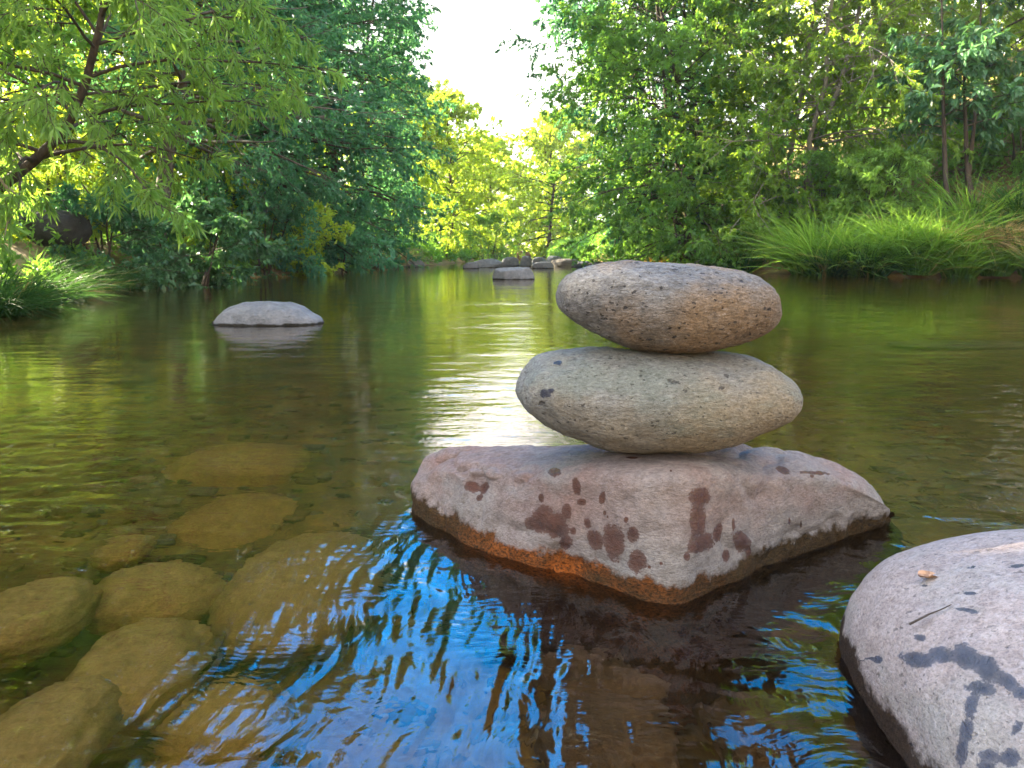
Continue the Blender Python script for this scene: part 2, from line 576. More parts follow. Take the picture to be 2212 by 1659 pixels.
# ------------------------------------------------------------------ stones
def stone_mat(name, ca, cb, cc, warm=None, pits=1.0, speck=0.5, scale=1.0, bump=0.5, algae=None, wet=False, green=None, pale=None, rough=0.75, wetcol=(0.06, 0.026, 0.014)):
    m = M(name)
    k_ = 1.0 if 'sunken' in name or 'algae' in name else 0.80
    ca, cb, cc = (tuple(x * k_ for x in q) for q in (ca, cb, cc))
    warm, green, pale = (tuple(x * k_ for x in q) if q else None for q in (warm, green, pale))
    v = m.map((scale, scale, scale))
    n1 = m.noise(v, 9, 5, 0.6)
    n2 = m.noise(v, 45, 6, 0.7)
    n3 = m.noise(m.map((scale, scale, scale * 1.6)), 190, 4, 0.7)
    c = m.ramp(n2, [(0.30, ca), (0.50, cb), (0.72, cc)])
    c = m.mix(m.rng(m.noise(v, 3.5, 3, 0.6), 0.38, 0.62, 0.0, 0.35), c, tuple(x * 0.55 for x in cb))
    c = m.mix(m.rng(n1, 0.35, 0.65, 0.0, 0.5), c, m.ramp(n3, [(0.35, ca), (0.65, cc)]))
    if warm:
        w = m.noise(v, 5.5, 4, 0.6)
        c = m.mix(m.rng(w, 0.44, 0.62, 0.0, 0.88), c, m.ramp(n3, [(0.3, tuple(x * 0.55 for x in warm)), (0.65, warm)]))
    if green:
        w = m.noise(m.map((scale, scale, scale * 2), (0.3, 1, 2)), 7, 4, 0.6)
        c = m.mix(m.rng(w, 0.48, 0.62, 0.0, 0.6), c, green)
    if pale:
        c = m.mix(m.math('MULTIPLY', m.attr('pale'), 0.85), c, m.ramp(n2, [(0.3, tuple(x * 0.6 for x in pale)), (0.55, pale), (0.75, tuple(x * 1.35 for x in pale))]))
    # fine streaky grain, dark grains
    n4 = m.noise(m.map((scale * 0.5, scale * 0.8, scale * 1.5), (0.1, 0.15, 0.1)), 260, 5, 0.75, 0.6)
    n5 = m.noise(v, 520, 3, 0.7)
    c = m.mix(m.rng(n4, 0.34, 0.52, 0.75 * speck, 0), c, tuple(x * 0.35 for x in ca))
    c = m.mix(m.rng(n4, 0.55, 0.72, 0, 0.6 * speck), c, tuple(min(0.7, x * 1.35) for x in cc))
    c = m.mix(m.rng(n5, 0.33, 0.45, 0.6 * speck, 0), c, (0.04, 0.036, 0.034))
    # pits of uneven size and outline
    wv = m.N('ShaderNodeVectorMath', operation='MULTIPLY_ADD')
    m.l.new(m.noise(v, 70, 3, 0.6, out=1), wv.inputs[0])
    wv.inputs[1].default_value = (0.016, 0.016, 0.016)
    m.l.new(m.map((scale * 0.8, scale, scale * 1.35), (0.1, 0.2, 0.15)), wv.inputs[2])
    pit = None
    for psc, thr, pr in ((34, 0.74, 0.22), (75, 0.42, 0.27), (140, 0.35, 0.33)):
        pd = m.vor(wv.outputs[0], psc)
        pc = m.N('ShaderNodeSeparateColor')
        m.l.new(m.vor(wv.outputs[0], psc, out='Color'), pc.inputs[0])
        rad = m.math('MULTIPLY', m.rng(pc.outputs[0], thr, 1.0, 0, pr), pits ** 0.3 if pits > 0 else 0.0)
        one = m.rng(m.math('SUBTRACT', rad, pd), 0.0, 0.06, 0, 1)
        pit = one if pit is None else m.math('MAXIMUM', pit, one)
    pit = m.math('MULTIPLY', pit, min(1.0, pits))
    c = m.mix(m.math('MULTIPLY', pit, 0.85), c, (0.030, 0.026, 0.024))
    h = m.math('ADD', m.math('MULTIPLY', n2, 0.8), m.math('ADD', m.math('MULTIPLY', n3, 0.35), m.math('MULTIPLY', n4, 0.55)))
    h = m.math('SUBTRACT', h, m.math('MULTIPLY', pit, 0.9))
    rg = rough
    if wet:
        wt = m.attr('wet')
        wedge = m.math('ADD', wt, m.math('ADD', m.math('MULTIPLY', m.math('SUBTRACT', n3, 0.5), 0.5), m.math('MULTIPLY', m.math('SUBTRACT', n2, 0.5), 0.55)))
        wm = m.rng(wedge, 0.44, 0.52)
        c = m.mix(m.math('MULTIPLY', m.math('MULTIPLY', wm, m.rng(wedge, 0.4, 0.75, 0.72, 1.0)), 0.96), c, m.mix(m.rng(n2, 0.3, 0.7), wetcol, tuple(x * 1.9 for x in wetcol)))
        rg = m.mix(wm, (rough,) * 3, (0.16,) * 3)
    if algae:
        al = m.attr('algae')
        e = m.math('ADD', al, m.math('MULTIPLY', m.math('SUBTRACT', m.noise(v, 60, 5, 0.7), 0.5), 0.9))
        am = m.rng(e, 0.38, 0.62)
        om = m.attr('rust')
        ac = m.mix(om, algae[0], algae[1])
        ac = m.mix(m.rng(n3, 0.4, 0.65), ac, tuple(x * 0.3 for x in algae[0]))
        c = m.mix(m.math('MULTIPLY', am, 0.96), c, ac)
    sp = 0.25
    if wet: sp = m.rng(wm, 0, 1, 0.25, 0.32)
    if algae: sp = m.math('MULTIPLY', m.rng(am, 0, 1, 1.0, 0.25), sp)
    m.principled(c, rg, m.bump(h, bump, 0.014 / scale), spec=sp)
    return m.m


def smoothcurve(t, tp, vp):               # monotone-ish cubic through (tp, vp)
    tp, vp = np.asarray(tp, float), np.asarray(vp, float)
    mm = np.gradient(vp, tp)
    j = np.clip(np.searchsorted(tp, t) - 1, 0, len(tp) - 2)
    h = tp[j + 1] - tp[j]
    s = (t - tp[j]) / h
    return ((2 * s ** 3 - 3 * s ** 2 + 1) * vp[j] + (s ** 3 - 2 * s ** 2 + s) * h * mm[j]
            + (-2 * s ** 3 + 3 * s ** 2) * vp[j + 1] + (s ** 3 - s ** 2) * h * mm[j + 1])


def outline_stone(top, bot, y, depth, nth=220, nph=200, seed=1, amp=0.004, e=0.95, dents=(), freq=14, fine=0.0):
    T = np.array([PD(a, b, y) for a, b in top])
    B = np.array([PD(a, b, y) for a, b in bot])
    xm, xr = (T[0, 0] + T[-1, 0]) / 2, (T[-1, 0] - T[0, 0]) / 2
    th = np.linspace(0, np.pi, nth)

    def curve(C):
        tt = np.arccos(np.clip((xm - C[:, 0]) / xr, -1, 1))
        o_ = np.argsort(tt)
        return smoothcurve(th, tt[o_], C[o_, 2])
    zt, zb = curve(T), curve(B)
    zc, hh = (zt + zb) / 2, np.maximum((zt - zb) / 2, 0)
    endd = np.minimum(th, np.pi - th)
    hh = hh * (1 + 0.14 * np.exp(-(endd / 0.45) ** 2))
    b = depth * np.sin(th) ** 0.68
    ph = np.linspace(0, 2 * np.pi, nph, endpoint=False)
    cs, sn = np.cos(ph), np.sin(ph)
    f = lambda q: np.sign(q) * np.abs(q) ** e
    X = (xm - xr * np.cos(th))[:, None] + 0 * ph[None]
    Y = y + b[:, None] * f(cs)[None]
    Z = zc[:, None] + hh[:, None] * f(sn)[None]
    V = np.stack([X.T, Y.T, Z.T], -1).reshape(-1, 3)      # index = ph * nth + th
    F = grid_faces(nph, nth, True)
    n = vnormals(V, F)
    c0 = V.mean(0)
    if ((V - c0) * n).sum() < 0:
        F = F[:, ::-1]
        n = -n
    V = V + n * (amp * fbm((V - c0) * freq, 4, seed) + fine * fbm((V - c0) * np.array([45, 60, 80]), 3, seed + 9))[:, None]
    for (u, v_, rad, dep) in dents:
        pu, pv_ = proj(V)
        fr_ = V[:, 1] < y + 0.02
        w = np.exp(-((pu - u) ** 2 + (pv_ - v_) ** 2) / rad ** 2) * fr_
        V = V - n * (w * dep)[:, None]
    return V, F


def cx4(p):                                # a point of the enlarged study crop -> picture units
    return (1036.8 + 0.3516 * p[0], 535.7 + 0.3516 * p[1])


YST = 1.12
top3 = [cx4(p) for p in ((468, 310), (480, 235), (520, 185), (600, 140), (700, 105), (850, 85), (950, 80), (1100, 88), (1300, 103), (1450, 118), (1600, 142), (1700, 180), (1780, 245), (1808, 310), (1815, 360))]
bot3 = [cx4(p) for p in ((468, 310), (480, 360), (530, 410), (620, 470), (720, 530), (820, 580), (920, 615), (1050, 636), (1200, 645), (1300, 640), (1500, 600), (1650, 545), (1750, 490), (1800, 425), (1815, 360))]
top2 = [cx4(p) for p in ((220, 880), (235, 820), (270, 765), (330, 695), (420, 652), (560, 630), (800, 622), (1000, 627), (1200, 632), (1400, 635), (1600, 652), (1720, 695), (1850, 785), (1915, 850), (1938, 920))]
bot2 = [(a_, b_ - 11 * max(0, (b_ - 860) / 118.0)) for a_, b_ in (cx4(p) for p in ((220, 880), (228, 910), (250, 960), (340, 1060), (440, 1140), (560, 1205), (700, 1246), (850, 1256), (1000, 1259), (1250, 1250), (1430, 1225), (1560, 1180), (1700, 1120), (1830, 1060), (1900, 1000), (1938, 920)))]

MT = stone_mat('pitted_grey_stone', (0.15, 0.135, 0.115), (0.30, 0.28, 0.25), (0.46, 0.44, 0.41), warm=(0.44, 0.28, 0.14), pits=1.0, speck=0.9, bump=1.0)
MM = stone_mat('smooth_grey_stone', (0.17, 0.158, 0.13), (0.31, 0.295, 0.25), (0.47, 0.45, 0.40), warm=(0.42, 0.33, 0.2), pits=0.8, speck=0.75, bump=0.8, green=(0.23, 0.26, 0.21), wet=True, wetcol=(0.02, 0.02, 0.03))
V, F = outline_stone(top3, bot3, YST, 0.105, nth=420, nph=380, seed=3, amp=0.005, fine=0.0022)
o = mesh('stone', V, F, MT, loc=(V[:, 0].mean(), YST, V[:, 2].min()))
tag(o, 'pitted grey stone balanced on top of the stack', 'stone', 'stones balanced on the red rock')
V, F = outline_stone(top2, bot2, YST, 0.125, nth=420, nph=380, seed=5, amp=0.007, fine=0.0014, freq=10, dents=((1250, 985, 55, 0.010), (1190, 930, 40, 0.004)))
pu, pv_ = proj(V)
bl = np.zeros(len(V))
for (a_, b_, ra_, rb_) in ((1178, 853, 12, 11), (1189, 844, 7, 6), (1204, 783, 10, 4)):
    q_ = np.hypot((pu - a_) / ra_, (pv_ - b_) / rb_) + 0.7 * fbm(V * 90, 3, 12)
    bl = np.maximum(bl, np.clip(1 - 0.5 * q_, 0, 1) * (V[:, 1] < YST))
o = mesh('stone', V, F, MM, vert_attr={'wet': bl}, loc=(V[:, 0].mean(), YST, V[:, 2].min()))
tag(o, 'wide smooth grey stone in the middle of the stack, lying on the red rock', 'stone', 'stones balanced on the red rock')


def ring_rock(rings, nu, nv):              # rings of control points -> smooth closed-top surface
    A = np.array(rings, dtype=float)       # (rings, stations, 3)

    def cr(A, t, closed):
        n = len(A)
        i = np.floor(t).astype(int)
        f = (t - i)[:, None, None]
        g = (lambda k: A[k % n]) if closed else (lambda k: A[np.clip(k, 0, n - 1)])
        p0, p1, p2, p3 = g(i - 1), g(i), g(i + 1), g(i + 2)
        return 0.5 * (2 * p1 + (p2 - p0) * f + (2 * p0 - 5 * p1 + 4 * p2 - p3) * f ** 2 + (3 * p1 - p0 - 3 * p2 + p3) * f ** 3)
    ns = A.shape[1]
    B = cr(A.transpose(1, 0, 2), np.linspace(0, ns, nu, endpoint=False), True).transpose(1, 0, 2)
    C = cr(B, np.linspace(0, len(A) - 1, nv), False)         # (nv, nu, 3)
    V = C.transpose(1, 0, 2).reshape(-1, 3)
    return V, grid_faces(nu, nv, True)


Wf = [(893, 1090), (985, 1165), (1130, 1216), (1290, 1262), (1440, 1306), (1560, 1266), (1700, 1208), (1840, 1158), (1920, 1120)]
Sf = [(899, 1030, 1.348), (985, 1008, 1.235), (1120, 1012, 1.125), (1270, 1016, 1.035), (1425, 1022, 0.985), (1560, 1020, 1.02), (1690, 1024, 1.09), (1808, 1034, 1.155), (1902, 1088, 1.238)]
Tf = [(925, 985, 1.38), (990, 968, 1.33), (1125, 967, 1.25), (1280, 971, 1.165), (1430, 972, 1.115), (1560, 971, 1.14), (1685, 973, 1.19), (1792, 998, 1.22), (1866, 1048, 1.255)]
Wb = [(0.52, 1.42, 0), (0.24, 1.47, 0), (-0.06, 1.47, 0)]
Sb = [(0.44, 1.36, 0.070), (0.21, 1.33, 0.11), (-0.04, 1.41, 0.065)]
Tb = [(0.37, 1.31, 0.100), (0.19, 1.26, 0.128), (-0.03, 1.37, 0.092)]
W_ = np.array([P(*p) for p in Wf] + [np.array(p) for p in Wb])
S_ = np.array([PD(*p) for p in Sf] + [np.array(p) for p in Sb])
T_ = np.array([PD(*p) for p in Tf] + [np.array(p) for p in Tb])
cw = W_.mean(0)
D_ = W_ + (W_ - cw) * 0.10 + np.array([0, 0, -0.30])
D1 = W_ + (W_ - cw) * 0.06 + np.array([0, 0, -0.10])
M1 = W_ * 0.62 + S_ * 0.38
M2 = W_ * 0.28 + S_ * 0.72
out_dir = (W_ - cw)
out_dir[:, 2] = 0
out_dir /= np.linalg.norm(out_dir, axis=1)[:, None]
M1 += out_dir * 0.004
M2 += out_dir * 0.006
ridge = T_.mean(0)
C1 = T_ * 0.55 + np.array([T_[:, 0].mean() * 0.3 + T_[k, 0] * 0.7 for k in range(12)])[:, None] * np.array([0.45, 0, 0]) + np.array([0, 1, 0]) * 0.45 * 1.24 + np.array([0, 0, 1]) * 0.45 * T_[:, 2:3]
C2 = np.repeat(ridge[None], 12, 0) + np.array([0, 0, 0.004])
V, F = ring_rock([D_, D1, W_, M1, M2, S_, T_, C1, C2], 560, 260)
n = vnormals(V, F)
if ((V - V.mean(0)) * n).sum() < 0:
    F, n = F[:, ::-1], -n
c0 = V.mean(0)
V = V + n * (0.007 * fbm(V * 8, 4, 2) + 0.0022 * fbm(V * 40, 3, 6) - 0.006 * np.clip(0.12 - np.abs(fbm(V * 5, 3, 80)), 0, 1) / 0.12)[:, None]
pu, pv_ = proj(V)
for (u_, v_, rad_, dep_) in ((1030, 1040, 26, 0.010), (1065, 1025, 16, -0.006), (1000, 1022, 16, 0.005), (960, 1052, 40, 0.004), (1240, 1230, 40, 0.006), (1205, 1190, 26, 0.006), (1395, 1105, 60, -0.004)):
    q_ = np.hypot(pu - u_, (pv_ - v_) * 1.2) / rad_ + 0.35 * fbm(V * 30, 3, 61)
    V = V - n * (dep_ * (1 - sstep(0.5, 1.15, q_)))[:, None] * (V[:, 1:2] < 1.4)
pu, pv_ = proj(V)
pale_a = np.clip(sstep(1050, 1500, pu) * 0.55 + sstep(0.10, 0.04, V[:, 2]) * 0.6 + 0.5 * fbm(V * 11, 3, 70), 0, 1)
wob = 6 * fbm(V * 75, 3, 30)
wet = np.zeros(len(V))
front = V[:, 1] < 1.33


def cx5(x, y):                             # second study crop
    return 846.7 + 0.5078 * x, 907.2 + 0.5078 * y


spots = [(690, 222, 30, 18, 0), (785, 285, 17, 42, -8), (635, 333, 12, 20, 0), (808, 348, 22, 16, 0), (895, 328, 12, 26, 10), (743, 390, 20, 34, 0),
         (640, 420, 45, 60, 20), (700, 450, 55, 60, -35), (600, 440, 35, 30, 0), (832, 440, 15, 26, -20), (865, 510, 32, 48, -25), (945, 520, 45, 78, -8), (1025, 487, 26, 34, 0), (1045, 600, 38, 45, 0),
         (905, 395, 7, 10, 0), (917, 412, 5, 8, 0), (995, 425, 9, 12, 0), (1310, 330, 40, 45, 0), (1300, 430, 36, 90, 3), (1320, 520, 55, 40, 0), (1295, 545, 38, 25, 0), (1385, 480, 18, 45, 10), (1452, 445, 7, 30, 0), (1485, 515, 36, 48, -25), (1515, 560, 12, 34, 0),
         (1420, 578, 17, 26, 0), (1665, 213, 34, 16, 25), (1800, 225, 62, 8, 3), (1785, 238, 10, 8, 0), (1187, 217, 7, 7, 0), (1255, 580, 14, 18, 0), (1690, 430, 5, 16, 0), (1740, 445, 5, 18, 0), (1095, 625, 7, 7, 0), (1145, 610, 8, 8, 0),
         (340, 285, 34, 22, 10), (395, 290, 18, 30, 30), (372, 330, 18, 12, -35), (770, 470, 14, 16, 0), (740, 520, 30, 30, -30), (1240, 500, 0.1, 0.1, 0), (1020, 160, 26, 5, 5)]
for (a, b, ra, rb, tn) in spots:
    a, b = cx5(a, b)
    ra, rb = ra * 0.5078, rb * 0.5078
    c_, s_ = math.cos(R(tn)), math.sin(R(tn))
    dx, dy = pu - a, pv_ - b
    q = np.hypot((dx * c_ + dy * s_) / ra, (-dx * s_ + dy * c_) / rb)
    q = q + wob / max(min(ra, rb), 5) * 0.5
    wet = np.maximum(wet, np.clip(1.0 - 0.5 * q, 0, 1) * front)
edge = 0.025 + 0.012 * sstep(-0.1, 0.3, V[:, 0]) * 0 + 0.010 * fbm(V * 14, 3, 44)
edge = edge + 0.006 * sstep(1100, 900, pu) + 0.012 * fbm(V * 30, 3, 45)
algae = np.clip(0.5 + (edge - V[:, 2]) * 26, 0, 1)
rust = np.exp(-((pu - 1190) / 150) ** 2) * sstep(1320, 1240, pv_) + 0.35 * np.exp(-((pu - 1420) / 120) ** 2)
rust = np.clip(rust * (0.75 + 1.1 * fbm(V * 22, 3, 50)) + 0.12 * fbm(V * 60, 2, 51), 0, 1)
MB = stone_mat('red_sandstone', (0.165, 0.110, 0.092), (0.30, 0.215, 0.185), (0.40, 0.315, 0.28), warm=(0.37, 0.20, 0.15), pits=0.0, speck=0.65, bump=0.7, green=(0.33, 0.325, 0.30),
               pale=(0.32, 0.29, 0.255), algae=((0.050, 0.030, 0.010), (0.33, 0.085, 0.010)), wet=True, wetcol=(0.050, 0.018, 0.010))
o = mesh('base_rock', V, F, MB, loc=(cw[0], cw[1], 0), vert_attr={'wet': wet, 'algae': algae, 'rust': rust, 'pale': pale_a})
tag(o, 'pinkish red angular rock with wet splashes carrying the stacked stones in the water', 'rock')


def ico(n):                                # round shell: lat-long sphere without a seam
    nu, nv = 2 * n, n
    a = np.linspace(0, 2 * np.pi, nu, endpoint=False)
    b = np.linspace(0, np.pi, nv)
    A, B = np.meshgrid(a, b, indexing='ij')
    V = np.stack([np.cos(A) * np.sin(B), np.sin(A) * np.sin(B), -np.cos(B)], -1).reshape(-1, 3)
    return V, grid_faces(nu, nv, True)


def boulder(name, c, r, mat, label=None, cat='rock', group=None, seed=1, rot=0, n=70, lump=0.10, cuts=5, fine=0.012, sq=0.85, attrs=None, p=3.0):
    rs = np.random.RandomState(seed)
    V, F = ico(n)
    V = np.sign(V) * np.abs(V) ** sq
    V /= (np.abs(V) ** p).sum(1)[:, None] ** (1 / p)
    for _ in range(cuts):                  # worn flat faces
        d = rs.normal(size=3)
        d /= np.linalg.norm(d)
        s = V @ d
        lim = 0.72 + 0.15 * rs.rand()
        over = np.maximum(s - lim, 0)
        V = V - d[None] * (over * 0.8)[:, None]
    V = V * (1 + lump * fbm(V * 1.3 + seed * 3.7, 3, seed) + fine * fbm(V * 7, 3, seed + 5))[:, None]
    V = V * np.array(r)
    c_, s_ = math.cos(R(rot)), math.sin(R(rot))
    V = np.stack([V[:, 0] * c_ - V[:, 1] * s_, V[:, 0] * s_ + V[:, 1] * c_, V[:, 2]], 1) + np.array(c)
    va = attrs(V) if attrs else {'algae': np.clip(0.5 + (0.012 + 0.01 * fbm(V * 8, 2, seed) - V[:, 2]) * 30, 0, 1), 'rust': np.zeros(len(V))}
    o = mesh(name, V, F, mat, loc=c, vert_attr=va)
    if label: tag(o, label, cat, group)
    return o


# near boulder at the lower right, splashed with water
MN = stone_mat('pale_speckled_boulder', (0.30, 0.225, 0.195), (0.44, 0.355, 0.315), (0.57, 0.48, 0.435), pits=0.6, speck=0.75, bump=0.6, wet=True, algae=((0.04, 0.024, 0.014), (0.07, 0.04, 0.02)), wetcol=(0.035, 0.038, 0.052), green=(0.40, 0.38, 0.33))


def cx8(x, y):
    return (1300 + x * 0.5696) * 0.864, (1250 + y * 0.5696) * 0.864


wet8 = [(1520, 700, 60, 10, -12), (1570, 700, 26, 18, 0), (1740, 700, 90, 45, 5), (1850, 680, 70, 40, 10), (1960, 690, 90, 55, 30), (2050, 740, 80, 60, 45), (2030, 830, 90, 40, 10), (2140, 800, 70, 40, 30), (2200, 850, 50, 40, 0), (1985, 900, 36, 90, 12), (1960, 1010, 36, 80, 8), (1940, 1110, 36, 90, 5), (2060, 1120, 60, 45, 0), (2150, 1130, 60, 60, 0), (2180, 1000, 30, 60, 30), (2050, 1180, 60, 60, 0),
        (1755, 605, 34, 18, 0), (1975, 410, 34, 9, 0), (1980, 295, 24, 9, -10), (2180, 290, 50, 12, -8), (1775, 375, 20, 7, 0), (1950, 480, 50, 12, 5), (1990, 490, 30, 14, 0), (1720, 540, 30, 5, -30), (1610, 1085, 20, 16, 0), (1715, 1070, 14, 10, 0)]


def near_attrs(V):
    pu, pv_ = proj(V)
    wob = fbm(V * 45, 4, 31) + 0.6 * fbm(V * 14, 2, 32)
    wet = np.zeros(len(V))
    for (a, b, ra, rb, tn) in wet8:
        a, b = cx8(a, b)
        ra, rb = ra * 0.40, rb * 0.40
        c_, s_ = math.cos(R(tn)), math.sin(R(tn))
        dx, dy = pu - a, pv_ - b
        q = np.hypot((dx * c_ + dy * s_) / ra, (-dx * s_ + dy * c_) / rb) + 0.35 * wob
        wet = np.maximum(wet, np.clip(1.0 - 0.5 * q, 0, 1))
    al = np.clip(0.5 + (0.030 + 0.02 * fbm(V * 12, 3, 8) - V[:, 2]) * 24, 0, 1)
    return {'wet': wet, 'algae': al, 'rust': 0 * al}


boulder('boulder', (0.692, 0.625, -0.03), (0.345, 0.335, 0.186), MN, 'pale speckled boulder with dark wet streaks in the lower right corner', 'rock', seed=11, n=190, lump=0.04, cuts=1, fine=0.007, sq=0.98, attrs=near_attrs)

# mid-stream and far rocks
MF = stone_mat('blue_grey_rock', (0.11, 0.112, 0.12), (0.20, 0.205, 0.215), (0.30, 0.305, 0.31), pits=0.2, speck=0.2, scale=0.25, bump=0.6, algae=((0.03, 0.026, 0.018), (0.06, 0.04, 0.02)))
MR = stone_mat('far_red_rock', (0.26, 0.12, 0.09), (0.40, 0.20, 0.15), (0.50, 0.30, 0.24), pits=0.1, speck=0.2, scale=0.25, bump=0.5)
MD = stone_mat('dark_bank_rock', (0.03, 0.03, 0.03), (0.06, 0.06, 0.06), (0.11, 0.11, 0.11), pits=0.2, speck=0.2, scale=0.3, bump=0.7)
MK = stone_mat('tan_bank_rock', (0.12, 0.09, 0.066), (0.21, 0.17, 0.13), (0.32, 0.27, 0.21), pits=0.1, speck=0.2, scale=0.3, bump=0.6)
yf = P(580, 701)[1]
V, F = outline_stone([(458, 701), (468, 690), (490, 668), (520, 657), (570, 652), (600, 652), (640, 660), (668, 672), (690, 686), (699, 701)],
                     [(458, 701), (475, 735), (560, 760), (640, 750), (690, 725), (699, 701)], yf + 0.12, 0.22, seed=9, amp=0.02, e=0.8, nth=120, nph=110, freq=7)
o = mesh('river_rock', V, F, MF, loc=(V[:, 0].mean(), yf, 0), vert_attr={'algae': np.clip(0.5 + (0.010 + 0.01 * fbm(V * 14, 2, 4) - V[:, 2]) * 34, 0, 1), 'rust': np.zeros(len(V))})
tag(o, 'blue grey rock standing alone in open water left of the stacked stones', 'rock', 'rocks out in the stream')


def far_rock(u0, u1, vt, vb, mat, label, seed, dep=0.5, group='rocks across the stream by the far bend', z=0.0, name='river_rock', lump=0.12):
    y = P((u0 + u1) / 2, vb, z)[1]
    x0, x1 = PD(u0, vb, y)[0], PD(u1, vb, y)[0]
    zt = PD(u0, vt, y)[2]
    w = (x1 - x0) / 2
    boulder(name, ((x0 + x1) / 2, y + w * dep, z), (w * 1.06, w * max(dep, 0.4), max(zt - z, 0.04)), mat, label, 'rock', group, seed=seed, n=44, lump=lump, cuts=7, fine=0.03)


far_rock(1066, 1151, 574, 604, MF, 'pointed grey rock standing in front of the row of far rocks', 21, group='rocks out in the stream', lump=0.08)
far_rock(1012, 1082, 559, 578, MF, 'long low grey rock at the left end of the far rock row', 22)
far_rock(1084, 1120, 556, 575, MF, 'grey rock just below the red block in the far rock row', 23)
far_rock(1122, 1150, 553, 575, MF, 'upright grey rock in the middle of the far rock row', 24)
far_rock(1150, 1182, 556, 573, MF, 'round blue grey rock right of the middle of the far row', 25)
far_rock(1178, 1216, 553, 571, MF, 'small grey rock wedged beside the flat slab of the far row', 26)
far_rock(1190, 1264, 560, 576, MK, 'flat brown grey slab at the right end of the far rock row', 27, dep=0.7)
far_rock(1204, 1257, 546, 563, MR, 'pinkish flat rock lying on top of the far slab', 28, z=0.06)
far_rock(1115, 1146, 540, 558, MR, 'red block of rock rising behind the far row', 29, z=0.05)
far_rock(877, 916, 562, 577, MF, 'rounded grey rock by the root tangle under the left trees', 30)
far_rock(944, 985, 552, 567, MK, 'brown rock below the bushes at the far left bend', 31)
far_rock(985, 1010, 550, 563, MF, 'small grey rock between the far bushes and the rock row', 32)
far_rock(1060, 1095, 545, 559, MF, 'low grey rock at the back of the far row', 33)
far_rock(838, 868, 566, 579, MK, 'tan rock at the foot of the dead grass tangle under the left trees', 42)
far_rock(920, 946, 556, 568, MF, 'small dark rock left of the brown rock at the far left bend', 43)
far_rock(1000, 1034, 566, 580, MF, 'flat grey rock just in front of the long low far rock', 44)
far_rock(1150, 1196, 566, 580, MF, 'low flat grey rock in front of the round blue grey one', 45)
far_rock(1236, 1275, 562, 577, MF, 'grey rock past the right end of the flat far slab', 46)
far_rock(1270, 1330, 566, 580, MD, 'dark low rock under the right hand trees', 34, group='rocks along the right bank')
far_rock(1460, 1520, 562, 582, MD, 'dark grey rock beside the orange grass tuft', 36, group='rocks along the right bank')
far_rock(1380, 1440, 560, 579, MK, 'tan rock just behind the top stacked stone under orange grass', 37, group='rocks along the right bank')
c = PD(115, 478, 9.0)
boulder('boulder', (c[0], 9.0, c[2] - 0.08), (0.36, 0.3, 0.20), MD, 'dark grey boulder on the left bank below the willow', 'rock', None, seed=41, n=60)

# stones under the water
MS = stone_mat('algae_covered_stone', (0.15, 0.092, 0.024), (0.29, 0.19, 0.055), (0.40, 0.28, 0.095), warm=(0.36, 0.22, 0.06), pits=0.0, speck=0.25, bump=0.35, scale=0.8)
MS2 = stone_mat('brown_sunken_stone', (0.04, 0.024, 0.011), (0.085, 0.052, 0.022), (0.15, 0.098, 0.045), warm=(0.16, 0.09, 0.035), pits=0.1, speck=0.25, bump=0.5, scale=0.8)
GS = 'sunken stones on the stream bed'


def sunk(u, v, su, sv, depth, label, seed, mat=MS, rot=0, hz=None, dep=None):
    su, sv, depth = su * 0.84, sv * 0.86, depth + 0.05
    c = U(u, v, depth)
    a, b = U(u - su, v, depth), U(u + su, v, depth)
    w = (b[0] - a[0]) / 2
    q = (U(u, v - sv, depth)[1] - U(u, v + sv, depth)[1]) / 2
    hz = hz or min(w, q) * 0.85
    boulder('sunken_stone', (c[0], c[1], -depth - hz * 0.7), (w, q * 1.1, hz), mat, label, 'stone', GS, seed=seed, rot=rot, n=80, lump=0.12, cuts=0 if seed % 3 else 1, fine=0.012, sq=1.0, p=2.15)


sunk(60, 1310, 150, 95, 0.10, 'sunken stone at the left edge above the pair of rounded olive ones', 51)
sunk(335, 1258, 175, 72, 0.15, 'oval olive sunken stone above the squarish one at left', 52)
sunk(300, 1415, 175, 120, 0.13, 'squarish olive sunken stone in the left foreground', 53)
sunk(62, 1590, 172, 190, 0.10, 'large brown sunken stone in the lower left corner', 54)
sunk(655, 1235, 205, 122, 0.14, 'large smooth sunken stone left of the blue ripples', 55)
sunk(515, 1120, 220, 86, 0.30, 'broad dim sunken stone behind the oval olive one', 56)
sunk(520, 990, 190, 52, 0.24, 'long brown sunken slab with a dark gap under its near edge', 57)
sunk(265, 1178, 70, 35, 0.2, 'small dim sunken stone behind the oval olive one at left', 58)
sunk(480, 1540, 180, 100, 0.20, 'rough sunken stone under the glittering ripples at bottom', 59)
sunk(250, 1570, 70, 60, 0.28, 'small deep sunken stone between the squarish and corner stones', 60)
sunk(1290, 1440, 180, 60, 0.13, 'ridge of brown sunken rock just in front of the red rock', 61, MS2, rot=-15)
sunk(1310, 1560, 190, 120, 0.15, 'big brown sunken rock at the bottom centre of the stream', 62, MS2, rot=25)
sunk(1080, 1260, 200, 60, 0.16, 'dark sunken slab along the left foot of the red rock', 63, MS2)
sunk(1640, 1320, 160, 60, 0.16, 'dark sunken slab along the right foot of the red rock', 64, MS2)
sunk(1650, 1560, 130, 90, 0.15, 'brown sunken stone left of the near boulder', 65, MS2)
sunk(220, 965, 170, 40, 0.38, 'far dim sunken stone left of the long slab', 67)
sunk(90, 1090, 130, 50, 0.36, 'dim sunken stone near the left edge under sky glints', 68)
sunk(2090, 742, 200, 10, 0.0, 'shallow pale gravel hump under the water at right', 70, MS2, hz=0.06)

